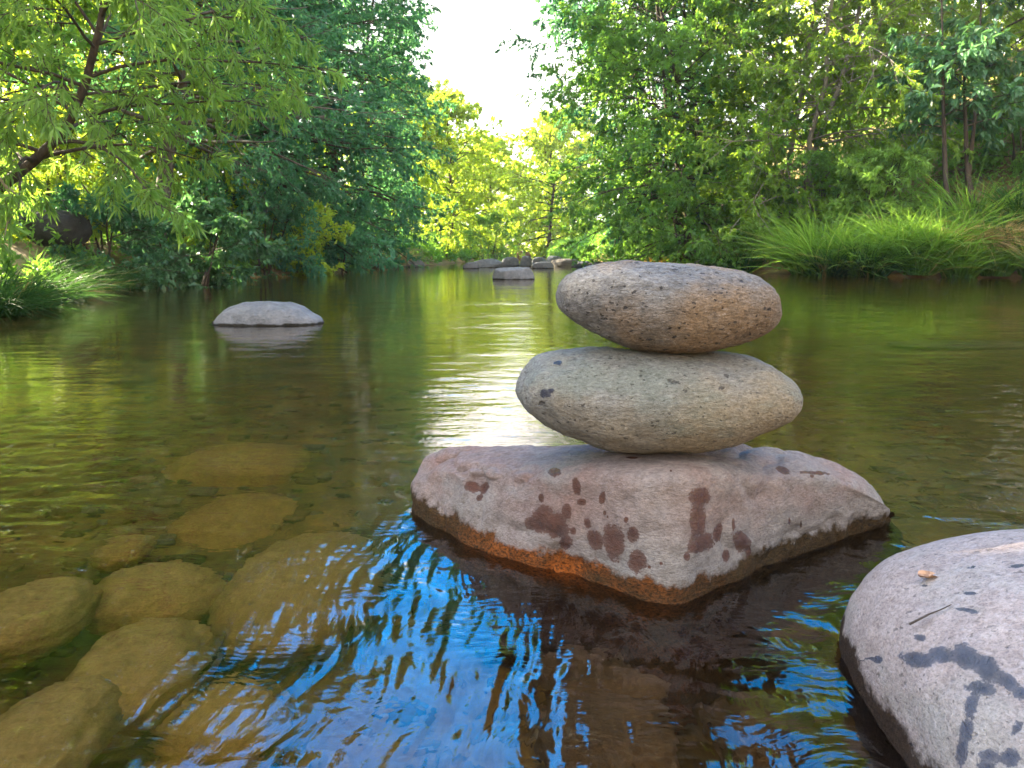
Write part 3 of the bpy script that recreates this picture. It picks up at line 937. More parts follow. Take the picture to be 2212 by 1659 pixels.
# loose gravel between the sunken stones
rs = np.random.RandomState(5)
n = 2600
xx = rs.uniform(-1.6, 1.5, n)
yy = 0.35 + 2.6 * rs.rand(n) ** 1.3
zz = ground_z(xx, yy)
gv, gf = ico(7)
sz = 0.008 + 0.020 * rs.rand(n) ** 3
GV = gv[None] * (sz[:, None] * np.stack([1 + 0.4 * rs.rand(n), 0.8 + 0.4 * rs.rand(n), 0.45 + 0.3 * rs.rand(n)], 1))[:, None, :]
GV = GV * (1 + 0.18 * rs.normal(size=(n, len(gv), 1)) * 0.5) + np.stack([xx, yy, zz + 0.2 * sz], 1)[:, None, :]
GFc = (gf[None] + (np.arange(n) * len(gv))[:, None, None]).reshape(-1, 4)
mg = M('bed_gravel')
gt = mg.attr('tint')
gn = mg.noise(mg.map(), 90, 4, 0.6)
gc_ = mg.ramp(gt, [(0.0, (0.05, 0.034, 0.014)), (0.4, (0.14, 0.09, 0.03)), (0.7, (0.22, 0.15, 0.06)), (0.9, (0.10, 0.10, 0.08)), (1.0, (0.26, 0.15, 0.10))])
mg.principled(mg.mix(mg.rng(gn, 0.35, 0.65, 0, 0.5), gc_, (0.06, 0.045, 0.016)), 0.8, spec=0.15)
o = mesh('gravel', GV.reshape(-1, 3), GFc, mg.m, face_attr={'tint': np.repeat(rs.rand(n), len(gf))})
tag(o, 'loose brown gravel on the stream bed between the sunken stones', 'gravel', kind='stuff')

# ------------------------------------------------------------------ vegetation generator
def rot_dirs(D, ang, az, flat=1.0):
    """directions at angle `ang` from D, azimuth az round it"""
    up = np.array([0.03, 0.05, 1.0])
    a = np.cross(D, up)
    a /= np.maximum(np.linalg.norm(a, axis=1), 1e-6)[:, None]
    b = np.cross(a, D)
    o = D * np.cos(ang)[:, None] + (a * np.cos(az)[:, None] + b * np.sin(az)[:, None] * flat) * np.sin(ang)[:, None]
    return o / np.linalg.norm(o, axis=1)[:, None]


def branches(rs, S, D, L, n, droop, jit):
    N = len(S)
    out = np.zeros((N, n, 3))
    out[:, 0] = S
    d = D.copy()
    for k in range(1, n):
        d = d + rs.normal(size=(N, 3)) * jit
        d[:, 2] -= droop
        d /= np.linalg.norm(d, axis=1)[:, None]
        out[:, k] = out[:, k - 1] + d * (L / (n - 1))[:, None]
    return out


def tubes(Pl, r0, r1, k=5):
    N, n, _ = Pl.shape
    T = np.gradient(Pl, axis=1)
    T /= np.maximum(np.linalg.norm(T, axis=2), 1e-9)[..., None]
    ref = np.array([0.31, 0.87, 0.12])
    a = np.cross(T, ref)
    a /= np.maximum(np.linalg.norm(a, axis=2), 1e-6)[..., None]
    b = np.cross(T, a)
    t = np.linspace(0, 1, n)[None, :]
    r = (np.asarray(r0)[:, None] * (1 - t) + np.asarray(r1)[:, None] * t)
    ph = np.arange(k) * 2 * np.pi / k
    V = Pl[:, :, None, :] + r[..., None, None] * (a[:, :, None, :] * np.cos(ph)[None, None, :, None] + b[:, :, None, :] * np.sin(ph)[None, None, :, None])
    i, j, q = np.meshgrid(np.arange(N), np.arange(n - 1), np.arange(k), indexing='ij')
    q2 = (q + 1) % k
    base = i * n * k
    F = np.stack([base + j * k + q, base + j * k + q2, base + (j + 1) * k + q2, base + (j + 1) * k + q], -1).reshape(-1, 4)
    return V.reshape(-1, 3), F


def cat_mesh(parts):
    V, F, o = [], [], 0
    for v, f in parts:
        V.append(v)
        F.append(f + o)
        o += len(v)
    return np.concatenate(V), np.concatenate(F)


def leaves(rs, Pt, D, L, ratio, fold=0.18, curl=0.15):
    n = len(Pt)
    L = L[:, None]
    side = np.cross(D, rs.normal(size=(n, 3)) * 0.55 + np.array([0, 0, 1.0]))
    side /= np.maximum(np.linalg.norm(side, axis=1), 1e-6)[:, None]
    nor = np.cross(side, D)
    w = L * ratio * 0.5
    mid = Pt + D * L * 0.42
    V = np.stack([Pt, mid + side * w + nor * w * fold * 2, Pt + D * L - nor * L * curl, mid - side * w + nor * w * fold * 2], 1).reshape(-1, 3)
    b = np.arange(n)[:, None] * 4
    F = np.concatenate([b + np.array([[0, 1, 2]]), b + np.array([[0, 2, 3]])], 1).reshape(-1, 3)
    return V, F


def grow(rs, base, Ht, Rr, nl=34, ns=8, nt=6, ml=12, leaf=0.06, ratio=0.5, low=0.08, droop=0.04, trunk_r=0.11, lean=(0, 0), elev=(-5, 45), bias=(0, 0, 0),
         stems=1, trunk=None, prof=None, sec=0.42, twig=0.5, twig_droop=0.08, flat=0.7, leaf_droop=0.25, twigs=True):
    """returns (wood V,F), (twig V,F), (leaf V,F,tint) for a trunked plant standing at base"""
    base = np.array(base, float)
    wood = []
    starts, dirs, lens, rads = [], [], [], []
    for s in range(stems):
        if trunk is None:
            tn = 9
            t = np.linspace(0, 1, tn)
            az = rs.rand() * 6.28
            off = np.array([math.cos(az), math.sin(az), 0]) * (0.10 * Rr if stems > 1 else 0)
            tilt = np.array([math.cos(az), math.sin(az)]) * (0.45 * Rr if stems > 1 else 0) + np.array(lean)
            Tp = base + off + np.stack([tilt[0] * t ** 1.3, tilt[1] * t ** 1.3, Ht * 0.93 * t], 1)
            Tp[1:, :2] += np.cumsum(rs.normal(size=(tn - 1, 2)) * 0.014 * Ht, 0)
            Tp[0, 2] -= 0.15
        else:
            Tp = np.array(trunk, float)
            tn = len(Tp)
            t = np.linspace(0, 1, tn)
        wood.append(tubes(Tp[None], [trunk_r / math.sqrt(stems)], [trunk_r * 0.12], 8))
        m_ = nl // stems
        h = low + (1 - low) * (np.arange(m_) + rs.rand(m_)) / m_
        h = np.clip(h, 0, 0.995)
        az = np.arange(m_) * 2.39996 + rs.rand() * 6 + rs.normal(size=m_) * 0.3
        el = np.radians(elev[0] + (elev[1] - elev[0]) * h + rs.normal(size=m_) * 8)
        pf = (np.sin(np.pi * np.clip(0.18 + 0.8 * h, 0, 1)) ** 0.7 if prof is None else np.interp(h, *prof))
        starts.append(np.stack([np.interp(h, t, Tp[:, k]) for k in range(3)], 1))
        d = np.stack([np.cos(az) * np.cos(el), np.sin(az) * np.cos(el), np.sin(el)], 1) + np.array(bias)
        dirs.append(d / np.linalg.norm(d, axis=1)[:, None])
        lens.append(Rr * pf * (0.75 + 0.45 * rs.rand(m_)))
        rads.append(trunk_r / math.sqrt(stems) * (0.12 + 0.30 * (1 - h)))
    S, D, L, rr = map(np.concatenate, (starts, dirs, lens, rads))
    B1 = branches(rs, S, D, L, 8, droop, 0.07)
    wood.append(tubes(B1, rr, rr * 0.15 + 0.002, 5))

    def children(B, Lp, k, t0, ang0, ang1, frac, n, droop, jit, fl):
        N, nn, _ = B.shape
        tt = t0 + (1 - t0) * (np.arange(k)[None] + rs.rand(N, k)) / k
        x = np.clip(tt * (nn - 1), 0, nn - 1.001)
        i = x.astype(int)
        f = (x - i)[..., None]
        r_ = np.arange(N)[:, None]
        S = B[r_, i] * (1 - f) + B[r_, i + 1] * f
        T = B[r_, i + 1] - B[r_, i]
        T /= np.linalg.norm(T, axis=2)[..., None]
        S, T = S.reshape(-1, 3), T.reshape(-1, 3)
        ang = np.radians(ang0 + (ang1 - ang0) * rs.rand(N * k)) * (1 - 0.5 * tt.ravel() ** 4)
        az = rs.rand(N * k) * 6.2832
        d = rot_dirs(T, ang, az, fl)
        l = (Lp[:, None] * frac * (1.15 - 0.65 * tt)).ravel() * (0.6 + 0.7 * rs.rand(N * k))
        return branches(rs, S, d, l, n, droop, jit), l
    B2, L2 = children(B1, L, ns, 0.18, 30, 75, sec, 5, droop * 1.2, 0.12, flat)
    r2 = np.clip(L2 * 0.010, 0.003, 0.02)
    wood.append(tubes(B2, r2, r2 * 0.3, 4))
    B3, L3 = children(B2, np.maximum(L2, 0.35), nt, 0.1, 25, 70, twig, 4, twig_droop, 0.15, flat)
    tw = tubes(B3, np.full(len(B3), 0.0028), np.full(len(B3), 0.0012), 3) if twigs else None
    N = len(B3)
    tt = rs.rand(N, ml) ** 0.8
    x = np.clip(tt * 3, 0, 2.999)
    i = x.astype(int)
    f = (x - i)[..., None]
    r_ = np.arange(N)[:, None]
    Pt = (B3[r_, i] * (1 - f) + B3[r_, i + 1] * f).reshape(-1, 3)
    T = (B3[r_, i + 1] - B3[r_, i]).reshape(-1, 3)
    T /= np.linalg.norm(T, axis=1)[:, None]
    d = T * 0.8 + rs.normal(size=T.shape) * 0.55
    d[:, 2] -= leaf_droop
    d /= np.linalg.norm(d, axis=1)[:, None]
    Ls = leaf * (0.55 + 0.75 * rs.rand(len(Pt)))
    LV, LF = leaves(rs, Pt, d, Ls, ratio)
    limb_t = np.repeat(rs.normal(size=len(B1)) * 0.16, ns * nt)[:, None]
    tint = np.clip(0.45 + limb_t + 0.13 * rs.normal(size=(N, 1)) + 0.2 * rs.normal(size=(N, ml)), 0, 1).ravel()
    return cat_mesh(wood), tw, (LV, LF, np.repeat(tint, 2))


def plant(name, label, cat, base, Ht, Rr, seed, lm, bm, group, **kw):
    rs = np.random.RandomState(seed)
    wd, tw, (LV, LF, tint) = grow(rs, base, Ht, Rr, **kw)
    root = empty(name, base, label, cat, group)
    if tw is not None: wd = cat_mesh([wd, tw])
    mesh('trunk' if 'tree' in name or 'sapling' in name or 'willow' in name else 'stems', wd[0], wd[1], bm, root, loc=base)
    mesh('crown' if 'tree' in name or 'sapling' in name or 'willow' in name else 'foliage', LV, LF, lm, root, loc=base, smooth=False, face_attr={'tint': tint})
    return root


def dup(root, loc, rz, s, label):
    r = root.copy()
    link(r)
    r.location, r.rotation_euler, r.scale = loc, (0, 0, rz), (s, s, s)
    r['label'] = label
    for ch in root.children:
        c = ch.copy()
        link(c)
        c.parent = r
    return r


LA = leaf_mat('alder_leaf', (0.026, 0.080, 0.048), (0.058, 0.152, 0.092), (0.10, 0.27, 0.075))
LB = leaf_mat('green_leaf', (0.046, 0.112, 0.028), (0.10, 0.20, 0.045), (0.19, 0.35, 0.035))
LG = leaf_mat('yellow_green_leaf', (0.06, 0.125, 0.025), (0.13, 0.22, 0.04), (0.30, 0.43, 0.03))  # yellow of sunlit foliage mixed into the green leaf colour
LW = leaf_mat('willow_leaf', (0.075, 0.145, 0.036), (0.15, 0.245, 0.06), (0.24, 0.39, 0.05))
LY = leaf_mat('sunlit_tint_leaf', (0.10, 0.17, 0.02), (0.20, 0.27, 0.03), (0.40, 0.50, 0.03), 0.5)  # sunlight put into the leaf colour itself, as yellow
LD = leaf_mat('broad_leaf', (0.035, 0.095, 0.045), (0.07, 0.16, 0.075), (0.10, 0.24, 0.06), 0.35, spec=0.5)
BK = bark_mat('dark_bark', (0.045, 0.034, 0.026), (0.12, 0.092, 0.07))
BG = bark_mat('grey_bark', (0.07, 0.058, 0.048), (0.17, 0.145, 0.12))
BP = bark_mat('pale_bark', (0.20, 0.165, 0.13), (0.38, 0.33, 0.28))


def at(u, y):
    x = (u - 1106) / FPX * y
    return (x, y, gz(x, y))


GL, GR, GF, GSH = 'trees along the left bank', 'trees along the right bank', 'far trees at the bend of the stream', 'bushes along the left bank'
GSR = 'bushes along the right bank'
# willow leaning in from the left edge
tp = [(-5.6, 6.9, 0.2), (-4.9, 6.7, 0.75), PD(0, 405, 6.5), PD(70, 350, 6.45), PD(140, 285, 6.4), PD(185, 180, 6.3), PD(215, 60, 6.2), PD(240, -80, 6.1), PD(270, -260, 6.0), PD(300, -420, 6.0)]
plant('willow_tree', 'leaning willow with pale narrow leaves reaching in from the left edge', 'tree', (-5.6, 6.9, 0.2), 4, 1.7, 101, LW, BK, GL, trunk=tp, nl=32, ns=7, nt=6, ml=12, leaf=0.115, ratio=0.15, low=0.30,
      droop=0.07, trunk_r=0.06, elev=(0, 40), bias=(0.45, -0.15, 0), twig_droop=0.14, leaf_droop=0.4, prof=([0, 0.3, 0.5, 0.8, 1], [0.5, 0.75, 1, 1, 0.7]))
# alder with a visible grey trunk
b = at(350, 11.2)
tp = [b, PD(352, 420, 11.2), PD(362, 330, 11.2), PD(378, 270, 11.2), PD(392, 200, 11.2), PD(402, 120, 11.2), PD(410, 0, 11.2), PD(400, -200, 11.2), PD(395, -420, 11.2)]
plant('alder_tree', 'alder with a bare grey trunk and level dark branches on the left bank', 'tree', b, 7, 2.5, 102, LA, BG, GL, trunk=tp, nl=34, ns=8, nt=6, ml=11, leaf=0.075, low=0.28, trunk_r=0.12, elev=(-12, 25), droop=0.02, bias=(0.25, -0.1, 0), flat=0.35)
kw = dict(nl=95, ns=9, nt=6, ml=13, leaf=0.10, ratio=0.5, elev=(-18, 40), low=0.03, prof=([0, 0.1, 0.5, 0.8, 1], [0.8, 1, 1, 0.9, 0.35]))
plant('alder_tree', 'tall dense blue green tree beside the sky gap on the left bank', 'tree', at(735, 20), 9.8, 2.5, 103, LA, BK, GL, **kw)
plant('alder_tree', 'tall dark tree between the grey trunk and the sky gap', 'tree', at(590, 16.5), 9, 2.6, 104, LA, BK, GL, **kw)
plant('alder_tree', 'bushy green tree right behind the sunlit yellow bush', 'tree', at(520, 15.5), 8.5, 2.4, 105, LA, BK, GL, **kw)
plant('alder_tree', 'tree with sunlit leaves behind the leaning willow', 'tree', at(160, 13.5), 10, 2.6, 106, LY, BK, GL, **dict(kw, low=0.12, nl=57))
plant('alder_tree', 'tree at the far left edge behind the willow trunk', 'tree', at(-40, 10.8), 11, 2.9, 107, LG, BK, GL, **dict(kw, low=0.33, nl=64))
plant('alder_tree', 'dense tree added as sun block past the willow base at the left edge', 'tree', at(-75, 9.2), 9.5, 2.3, 110, LG, BK, GL, **dict(kw, low=0.34, nl=64))  # crown added to keep direct sun off the near boulder
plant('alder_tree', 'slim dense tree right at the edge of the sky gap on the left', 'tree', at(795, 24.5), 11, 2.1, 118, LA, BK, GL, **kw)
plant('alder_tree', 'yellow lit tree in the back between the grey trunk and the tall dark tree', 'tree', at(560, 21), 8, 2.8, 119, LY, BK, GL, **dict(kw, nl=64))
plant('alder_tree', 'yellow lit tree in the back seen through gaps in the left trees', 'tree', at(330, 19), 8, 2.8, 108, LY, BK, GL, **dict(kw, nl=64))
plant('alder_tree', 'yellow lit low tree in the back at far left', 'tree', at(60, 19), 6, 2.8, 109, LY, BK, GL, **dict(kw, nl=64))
for (x_, y_, h_, sd, lab) in ((-5.5, 4.5, 7.5, 124, 'leafy tree added unseen for shade outside the left edge, nearest of all'), (-7.6, 5.6, 8.5, 125, 'leafy tree added unseen for shade behind the nearest one outside the left edge'), (-6.5, 7.5, 8, 126, 'leafy tree added for shade just behind the willow base outside the left edge')):
    plant('alder_tree', lab, 'tree', (x_, y_, gz(x_, y_)), h_, 1.9, sd, LB, BK, GL, **dict(kw, nl=64, low=0.25))  # added beyond the left edge to shade the stones and bank grass
# right bank
kr = dict(kw, stems=3, nl=138, ml=18, leaf=0.098, elev=(-10, 60), droop=0.07, flat=0.9, low=0.02)
plant('alder_tree', 'tall blue green tree beside the sky gap on the right bank', 'tree', at(1420, 22), 12.5, 2.8, 111, LA, BK, GR, **dict(kr, nl=165, prof=([0, 0.12, 0.3, 0.8, 1], [0.35, 0.5, 1, 0.9, 0.35])))
plant('alder_tree', 'full green tree behind the stacked stones on the right bank', 'tree', at(1500, 17.8), 10, 2.7, 112, LB, BK, GR, **kr)
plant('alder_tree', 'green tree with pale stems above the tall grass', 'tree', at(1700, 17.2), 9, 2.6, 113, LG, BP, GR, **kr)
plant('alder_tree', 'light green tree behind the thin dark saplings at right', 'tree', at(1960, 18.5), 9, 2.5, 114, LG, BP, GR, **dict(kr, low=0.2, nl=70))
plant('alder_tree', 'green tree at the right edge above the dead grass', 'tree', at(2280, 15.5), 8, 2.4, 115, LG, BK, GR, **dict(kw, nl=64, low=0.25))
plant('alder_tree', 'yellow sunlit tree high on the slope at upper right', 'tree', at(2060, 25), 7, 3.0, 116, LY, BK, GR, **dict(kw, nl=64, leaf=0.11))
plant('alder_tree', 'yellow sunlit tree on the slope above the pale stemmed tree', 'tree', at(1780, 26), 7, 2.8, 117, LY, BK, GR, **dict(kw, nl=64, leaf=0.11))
for (x_, y_, h_, sd, lab) in ((11.6, 13.6, 8, 127, 'green tree just outside the right edge above the bank'), (14.5, 15.5, 8, 128, 'green tree farther outside the right edge on the slope')):
    plant('alder_tree', lab, 'tree', (x_, y_, gz(x_, y_)), h_, 2.3, sd, LG, BK, GR, **dict(kw, nl=64, low=0.05))
# slender saplings
for (u0, u1, lab, sd, y_) in ((2042, 2030, 'thin dark sapling, left one of the three above the right grass', 121, 13.7), (2090, 2075, 'thin dark sapling, short middle one of the three above the right grass', 122, 13.8), (2092, 2135, 'thin dark sapling, right one of the three above the right grass', 123, 13.9)):
    b = at(u0, y_)
    vt = -250 if sd != 122 else 120
    tp = [b, PD(u0, 380, y_), PD((u0 * 2 + u1) / 3, 250, y_), PD((u0 + u1) / 2, 120, y_), PD(u1, vt, y_)]
    plant('sapling', lab, 'sapling', b, 5, 1.1, sd, LD, BK, 'thin saplings above the right grass', trunk=tp, nl=14, ns=5, nt=4, ml=6, leaf=0.15, ratio=0.5, low=0.45, trunk_r=0.055, elev=(0, 30), bias=(0, -0.2, 0), droop=0.05, leaf_droop=0.5)
# far trees at the bend
kf = dict(nl=64, ns=8, nt=5, ml=12, leaf=0.14, ratio=0.6, elev=(-15, 55), low=0.03, twigs=False)
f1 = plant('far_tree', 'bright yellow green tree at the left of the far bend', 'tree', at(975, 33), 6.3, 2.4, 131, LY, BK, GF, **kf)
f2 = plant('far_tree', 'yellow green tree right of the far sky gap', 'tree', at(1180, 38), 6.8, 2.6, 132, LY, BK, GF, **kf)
dup(f1, at(1060, 44), 1.2, 1.0, 'yellow tree in the middle of the far bend, left of the notch')
dup(f2, at(1125, 58), 2.4, 1.0, 'small bright tree at the bottom of the sky notch')
dup(f1, at(1235, 46), 3.3, 1.25, 'bright tree just inside the right tree wall')
dup(f1, at(850, 31), 2.2, 1.0, 'yellow green tree half hidden behind the tall left trees')
dup(f2, at(920, 42), 4.1, 1.2, 'bright tree just inside the left tree wall')
dup(f1, at(1020, 62), 5.0, 1.15, 'hazy tree at the very back of the stream on the left')
dup(f2, at(1190, 70), 0.6, 1.1, 'hazy tree at the very back of the stream on the right')

# bushes
ks = dict(nl=30, ns=6, nt=5, ml=10, stems=5, low=0.05, trunk_r=0.04, elev=(-15, 50), leaf=0.07)
plant('bush', 'broad leaved dark bush overhanging the water on the left', 'bush', at(430, 9.9), 1.1, 0.85, 141, LD, BK, GSH, **dict(ks, leaf=0.09, ratio=0.6))
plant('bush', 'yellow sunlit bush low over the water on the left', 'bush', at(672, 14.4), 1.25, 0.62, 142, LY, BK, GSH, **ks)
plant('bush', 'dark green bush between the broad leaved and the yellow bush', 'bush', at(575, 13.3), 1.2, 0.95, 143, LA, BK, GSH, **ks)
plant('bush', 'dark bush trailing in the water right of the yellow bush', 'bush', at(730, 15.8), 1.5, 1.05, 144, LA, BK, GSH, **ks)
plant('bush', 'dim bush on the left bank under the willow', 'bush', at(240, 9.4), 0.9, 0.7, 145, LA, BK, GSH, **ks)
plant('bush', 'bush with sunlit yellow in its leaf colour behind the dark boulder', 'bush', at(120, 9.6), 1.6, 0.9, 146, LY, BK, GSH, **ks)
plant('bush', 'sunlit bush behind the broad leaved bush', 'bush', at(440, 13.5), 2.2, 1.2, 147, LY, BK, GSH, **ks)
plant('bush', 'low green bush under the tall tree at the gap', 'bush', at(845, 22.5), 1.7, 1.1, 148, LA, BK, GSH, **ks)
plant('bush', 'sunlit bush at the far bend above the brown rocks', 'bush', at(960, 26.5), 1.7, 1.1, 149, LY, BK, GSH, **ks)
plant('bush', 'green bush at the far bend behind the row of rocks', 'bush', at(1050, 29), 1.9, 1.2, 150, LB, BK, GSH, **ks)
plant('bush', 'green bush dipping to the water at the right of the far rocks', 'bush', at(1365, 22.8), 2.4, 1.2, 151, LB, BK, GSR, **ks)
plant('bush', 'dark green bush low over the water above the top stacked stone', 'bush', at(1405, 20.8), 1.9, 1.0, 152, LB, BK, GSR, **ks)
plant('bush', 'green bush left of the tall right grass', 'bush', at(1530, 17), 1.5, 1.0, 153, LB, BK, GSR, **ks)
plant('bush', 'pale green leafy bush behind the tall grass at right', 'bush', at(1890, 14.4), 1.55, 0.95, 154, LW, BK, GSR, **dict(ks, leaf=0.12, ratio=0.3))
plant('bush', 'leafy bush at the right edge behind the grass', 'bush', at(2170, 14.6), 1.9, 1.0, 155, LB, BK, GSR, **dict(ks, leaf=0.11, ratio=0.35))
plant('bush', 'bush behind the pale green one at right', 'bush', at(1760, 15.6), 1.8, 1.1, 156, LB, BK, GSR, **ks)

# ------------------------------------------------------------------ grass
def blade_mat(name, a, b, tr):
    return leaf_mat(name, a, b, tr, 0.4, spec=0.12, rough=0.5, straw=(0.40, 0.29, 0.12))


def grass(name, label, base, n, rad, Hg, seed, mat, group, lean=(0, 0), width=0.008, arch=0.8, cat='grass clump', kind=None, base_r=None):
    rs = np.random.RandomState(seed)
    base = np.array(base, float)
    a = rs.rand(n) * 6.283
    q = np.sqrt(rs.rand(n)) * (base_r or rad * 0.4)
    S = base + np.stack([np.cos(a) * q, np.sin(a) * q, np.full(n, -0.05)], 1)
    d = np.stack([np.cos(a) * 0.35, np.sin(a) * 0.35, np.full(n, 1.0)], 1) + rs.normal(size=(n, 3)) * 0.22
    d[:, :2] += np.array(lean)
    d /= np.linalg.norm(d, axis=1)[:, None]
    L = Hg * (0.55 + 0.6 * rs.rand(n))
    B = branches(rs, S, d, L, 7, 0.0, 0.06)
    hd = d.copy()
    hd[:, 2] = 0
    hd = hd / np.maximum(np.linalg.norm(hd, axis=1), 1e-3)[:, None] + rs.normal(size=(n, 3)) * 0.2
    t = np.linspace(0, 1, 7)
    bend = (arch * (0.5 + 0.8 * rs.rand(n)) * L)[:, None] * (t ** 2.2)[None]
    B = B + hd[:, None, :] * (bend * 0.75)[..., None]
    B[:, :, 2] -= bend * 0.62
    side = np.cross(d, rs.normal(size=(n, 3)))
    side /= np.linalg.norm(side, axis=1)[:, None]
    w = width * (0.6 + 0.7 * rs.rand(n))[:, None] * (1 - t ** 2)[None] + 0.0004
    Vl = B - side[:, None] * w[..., None] * 0.5
    Vr = B + side[:, None] * w[..., None] * 0.5
    V = np.stack([Vl, Vr], 2).reshape(-1, 3)
    i, j = np.meshgrid(np.arange(n), np.arange(6), indexing='ij')
    b = i * 14 + j * 2
    F = np.stack([b, b + 1, b + 3, b + 2], -1).reshape(-1, 4)
    tint = np.repeat(np.clip(0.45 + 0.33 * rs.normal(size=n), 0, 1), 6)
    o = mesh(name, V, F, mat, loc=base, smooth=True, face_attr={'tint': tint})
    return tag(o, label, cat, group, kind)


GG = blade_mat('sedge', (0.05, 0.115, 0.025), (0.13, 0.24, 0.05), (0.22, 0.38, 0.04))
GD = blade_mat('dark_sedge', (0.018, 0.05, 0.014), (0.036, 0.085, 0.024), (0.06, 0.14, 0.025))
GT = blade_mat('dry_grass', (0.22, 0.15, 0.07), (0.42, 0.31, 0.15), (0.40, 0.28, 0.10))
GY = blade_mat('orange_grass', (0.30, 0.17, 0.03), (0.5, 0.30, 0.06), (0.6, 0.34, 0.04))
gg = 'grass clumps along the right bank'


def gat(u, y):
    x = (u - 1106) / FPX * y
    return (x, y, max(gz(x, y), 0.02))


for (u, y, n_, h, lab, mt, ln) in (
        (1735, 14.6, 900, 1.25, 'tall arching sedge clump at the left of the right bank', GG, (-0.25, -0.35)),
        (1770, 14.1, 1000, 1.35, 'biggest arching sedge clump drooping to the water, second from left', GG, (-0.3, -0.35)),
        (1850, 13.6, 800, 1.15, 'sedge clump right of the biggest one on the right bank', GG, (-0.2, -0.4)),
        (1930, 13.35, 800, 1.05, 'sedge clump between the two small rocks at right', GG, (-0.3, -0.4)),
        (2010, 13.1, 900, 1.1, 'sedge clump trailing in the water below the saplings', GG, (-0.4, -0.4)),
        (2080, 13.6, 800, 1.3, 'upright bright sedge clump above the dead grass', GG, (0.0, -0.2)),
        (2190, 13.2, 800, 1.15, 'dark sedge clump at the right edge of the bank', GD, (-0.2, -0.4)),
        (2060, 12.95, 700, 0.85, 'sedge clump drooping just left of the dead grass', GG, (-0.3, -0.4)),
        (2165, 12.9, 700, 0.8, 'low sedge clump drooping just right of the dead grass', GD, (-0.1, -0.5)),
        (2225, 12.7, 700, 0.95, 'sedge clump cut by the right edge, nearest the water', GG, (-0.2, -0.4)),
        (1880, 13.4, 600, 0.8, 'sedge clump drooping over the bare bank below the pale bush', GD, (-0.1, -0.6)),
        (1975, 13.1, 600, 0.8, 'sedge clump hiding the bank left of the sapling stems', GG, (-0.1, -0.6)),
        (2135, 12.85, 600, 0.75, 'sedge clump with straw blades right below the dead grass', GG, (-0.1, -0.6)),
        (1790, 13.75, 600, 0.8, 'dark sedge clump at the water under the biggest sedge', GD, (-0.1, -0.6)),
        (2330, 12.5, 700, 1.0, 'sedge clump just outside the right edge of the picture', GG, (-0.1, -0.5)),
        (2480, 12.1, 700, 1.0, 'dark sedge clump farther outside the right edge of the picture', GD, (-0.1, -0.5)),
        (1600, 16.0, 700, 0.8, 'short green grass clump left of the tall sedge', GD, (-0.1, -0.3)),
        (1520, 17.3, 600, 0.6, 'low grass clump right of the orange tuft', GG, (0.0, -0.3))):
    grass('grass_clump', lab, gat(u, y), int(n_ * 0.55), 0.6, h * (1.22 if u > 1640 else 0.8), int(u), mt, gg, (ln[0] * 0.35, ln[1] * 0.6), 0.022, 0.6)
grass('grass_clump', 'pale dead grass clump hanging over the right bank', gat(2112, 13.0), 700, 0.5, 0.95, 301, GT, gg, (0, -0.45), 0.014, 1.0)
grass('grass_clump', 'small orange sunlit grass tuft behind the top stacked stone', gat(1420, 19.2), 400, 0.35, 0.5, 302, GY, gg, (0, -0.1), 0.012)
gl_ = 'grass clumps along the left bank'
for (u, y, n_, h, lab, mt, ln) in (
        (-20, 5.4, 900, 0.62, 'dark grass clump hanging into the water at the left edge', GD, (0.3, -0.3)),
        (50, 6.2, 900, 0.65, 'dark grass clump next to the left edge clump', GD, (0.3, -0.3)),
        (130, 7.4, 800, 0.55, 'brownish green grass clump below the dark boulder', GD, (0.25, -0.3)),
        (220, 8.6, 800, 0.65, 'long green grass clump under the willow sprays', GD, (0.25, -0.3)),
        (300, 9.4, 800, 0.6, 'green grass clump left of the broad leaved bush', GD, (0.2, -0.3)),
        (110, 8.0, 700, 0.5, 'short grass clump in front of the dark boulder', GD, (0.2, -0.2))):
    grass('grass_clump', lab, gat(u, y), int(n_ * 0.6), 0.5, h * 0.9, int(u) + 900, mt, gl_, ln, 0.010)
grass('grass_clump', 'dry root tangle and dead grass below the tall left tree', gat(850, 21.3), 600, 0.6, 0.9, 303, GT, gl_, (0.1, -0.2), 0.014, 1.0)
grass('grass_clump', 'small tan dead grass tuft on the bank below the dark boulder', gat(175, 7.75), 400, 0.3, 0.4, 304, GT, gl_, (0.1, -0.3), 0.005, 1.1)

# low leafy ground cover on both banks, too many plants to count
rs = np.random.RandomState(77)
n = 260000
yy = 4.5 + 40 * rs.rand(n) ** 1.6
sd = rs.rand(n) < 0.5
so = 0.1 + 9 * rs.rand(n) ** 1.5
xx = np.where(sd, np.interp(yy, YL, XL) - so, np.interp(yy, YR, XR) + so)
keep = pn2(xx * 0.9, yy * 0.9, 5) + 0.25 * pn2(xx * 3, yy * 3, 6) > -0.08
xx, yy = xx[keep], yy[keep]
zz = ground_z(xx, yy)
hh = np.clip(0.35 + 0.5 * pn2(xx * 1.5, yy * 1.5, 8), 0.08, 1)
Pt = np.stack([xx, yy, zz + hh * rs.rand(len(xx)) ** 0.7], 1)
d = rs.normal(size=Pt.shape) + np.array([0, 0, 0.3])
d /= np.linalg.norm(d, axis=1)[:, None]
LV, LF = leaves(rs, Pt, d, (0.05 + 0.06 * rs.rand(len(xx))) * (0.8 + yy / 40), 0.45)
o = mesh('undergrowth', LV, LF, LB, smooth=False, face_attr={'tint': np.repeat(rs.rand(len(xx)), 2)})
tag(o, 'low leafy ground cover on both banks under the trees', 'undergrowth', kind='stuff')

# small things lying about
MLF = leaf_mat('dead_leaf', (0.16, 0.08, 0.04), (0.28, 0.16, 0.09), (0.2, 0.1, 0.04), 0.2)


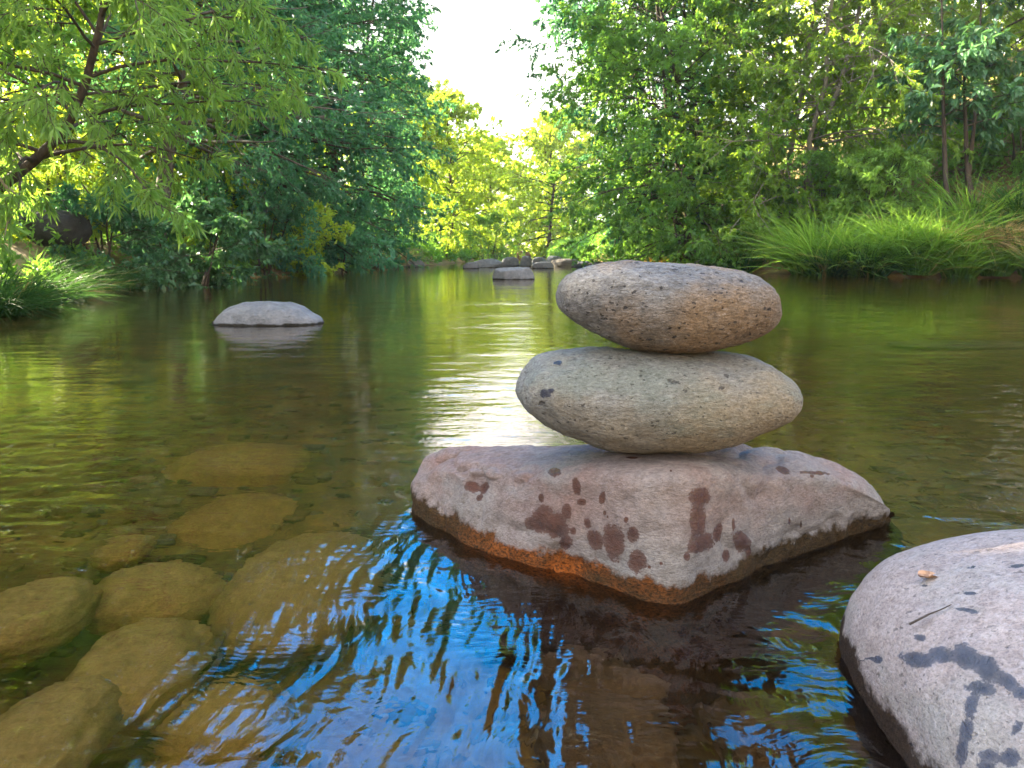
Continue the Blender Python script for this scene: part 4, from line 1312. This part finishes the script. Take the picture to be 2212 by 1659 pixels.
def ray_down(objname_x, x, y):
    dg = bpy.context.evaluated_depsgraph_get()
    hit = scene.ray_cast(dg, (x, y, 0.42), (0, 0, -1))
    return hit[1]


def curled_leaf(name, label, x, y, L, seed, mat):
    rs = np.random.RandomState(seed)
    p = np.array(ray_down('', x, y))
    nu, nv = 9, 7
    a = np.linspace(-1, 1, nu)
    V = []
    for i, t in enumerate(a):
        w = L * 0.34 * (1 - t * t) ** 0.6 * (1 + 0.25 * math.sin(5 * t + seed))
        for q in np.linspace(-1, 1, nv):
            V.append((t * L * 0.5, q * w, 0.25 * L * q * q * (1 - t * t) + 0.12 * L * t * t + 0.02 * L * rs.normal() + 0.0012))
    V = np.array(V)
    r = rs.rand() * 6.28
    V = np.stack([V[:, 0] * math.cos(r) - V[:, 1] * math.sin(r), V[:, 0] * math.sin(r) + V[:, 1] * math.cos(r), V[:, 2]], 1) + p
    F = grid_faces(nu, nv)
    o = mesh(name, V, F, mat, loc=p, face_attr={'tint': rs.rand(len(F))})
    tag(o, label, 'leaf')


bpy.context.view_layer.update()
p = P(2005, 1243, 0.13)
for _ in range(4):
    p = P(2005, 1243, ray_down('', p[0], p[1])[2] + 0.003)
curled_leaf('dead_leaf', 'small curled brown dead leaf lying on the pale near boulder', p[0], p[1], 0.022, 5, MLF)
p = P(1392, 985, 0.145)


def twig(name, label, pts, r, mat, cat='twig'):
    Q = np.array(pts, float)
    V, F = tubes(Q[None], [r], [r * 0.4], 6)
    o = mesh(name, V, F, mat, loc=Q[0])
    tag(o, label, cat)
    return o


pts = []
for (u_, v_) in ((1965, 1348), (1985, 1338), (2008, 1326), (2030, 1318), (2055, 1306)):
    q = P(u_, v_, 0.13)
    for _ in range(4):
        hz_ = ray_down('', q[0], q[1])[2]
        q = P(u_, v_, hz_ + 0.002)
    pts.append(q)
twig('twig', 'thin dark twig lying on the pale near boulder below the dead leaf', pts, 0.0013, BK)
pts = []
for (u_, v_) in ((1344, 984), (1360, 984), (1378, 986), (1400, 989), (1420, 991)):
    q = P(u_, v_, 0.14)
    for _ in range(4):
        q = P(u_, v_, ray_down('', q[0], q[1])[2] + 0.002)
    pts.append(q)
BT = bark_mat('bare_wood', (0.28, 0.22, 0.15), (0.45, 0.38, 0.28))
B_root = empty('dead_branch', tuple(PD(-40, 360, 5.6)), 'bare pale forked branch hanging down at the left edge under the willow', 'branch')
for path in (((-40, 360), (0, 385), (22, 420), (18, 470), (8, 520)), ((10, 400), (35, 420), (58, 450)), ((20, 425), (14, 440), (-5, 480))):
    Q = np.array([PD(a_, b_, 5.6 + 0.02 * k_) for k_, (a_, b_) in enumerate(path)])
    V, F = tubes(Q[None], [0.011], [0.003], 6)
    mesh('limb', V, F, BT, B_root, loc=PD(-40, 360, 5.6))

# faint warm air down the valley
bpy.ops.mesh.primitive_cube_add(size=1)
hz = bpy.context.active_object
hz.name = 'haze'
hz.scale = (1900, 1900, 27)
hz.location = (0, 0, 10.5)
mh = M('haze_air')
pv = mh.N('ShaderNodeVolumePrincipled')
pv.inputs['Color'].default_value = (0.95, 0.97, 0.90, 1)
pv.inputs['Density'].default_value = 0.0008
pv.inputs['Anisotropy'].default_value = 0.4
mh.l.new(pv.outputs[0], mh.out.inputs['Volume'])
hz.data.materials.append(mh.m)
tag(hz, kind='stuff', label='thin warm haze in the air over the stream')
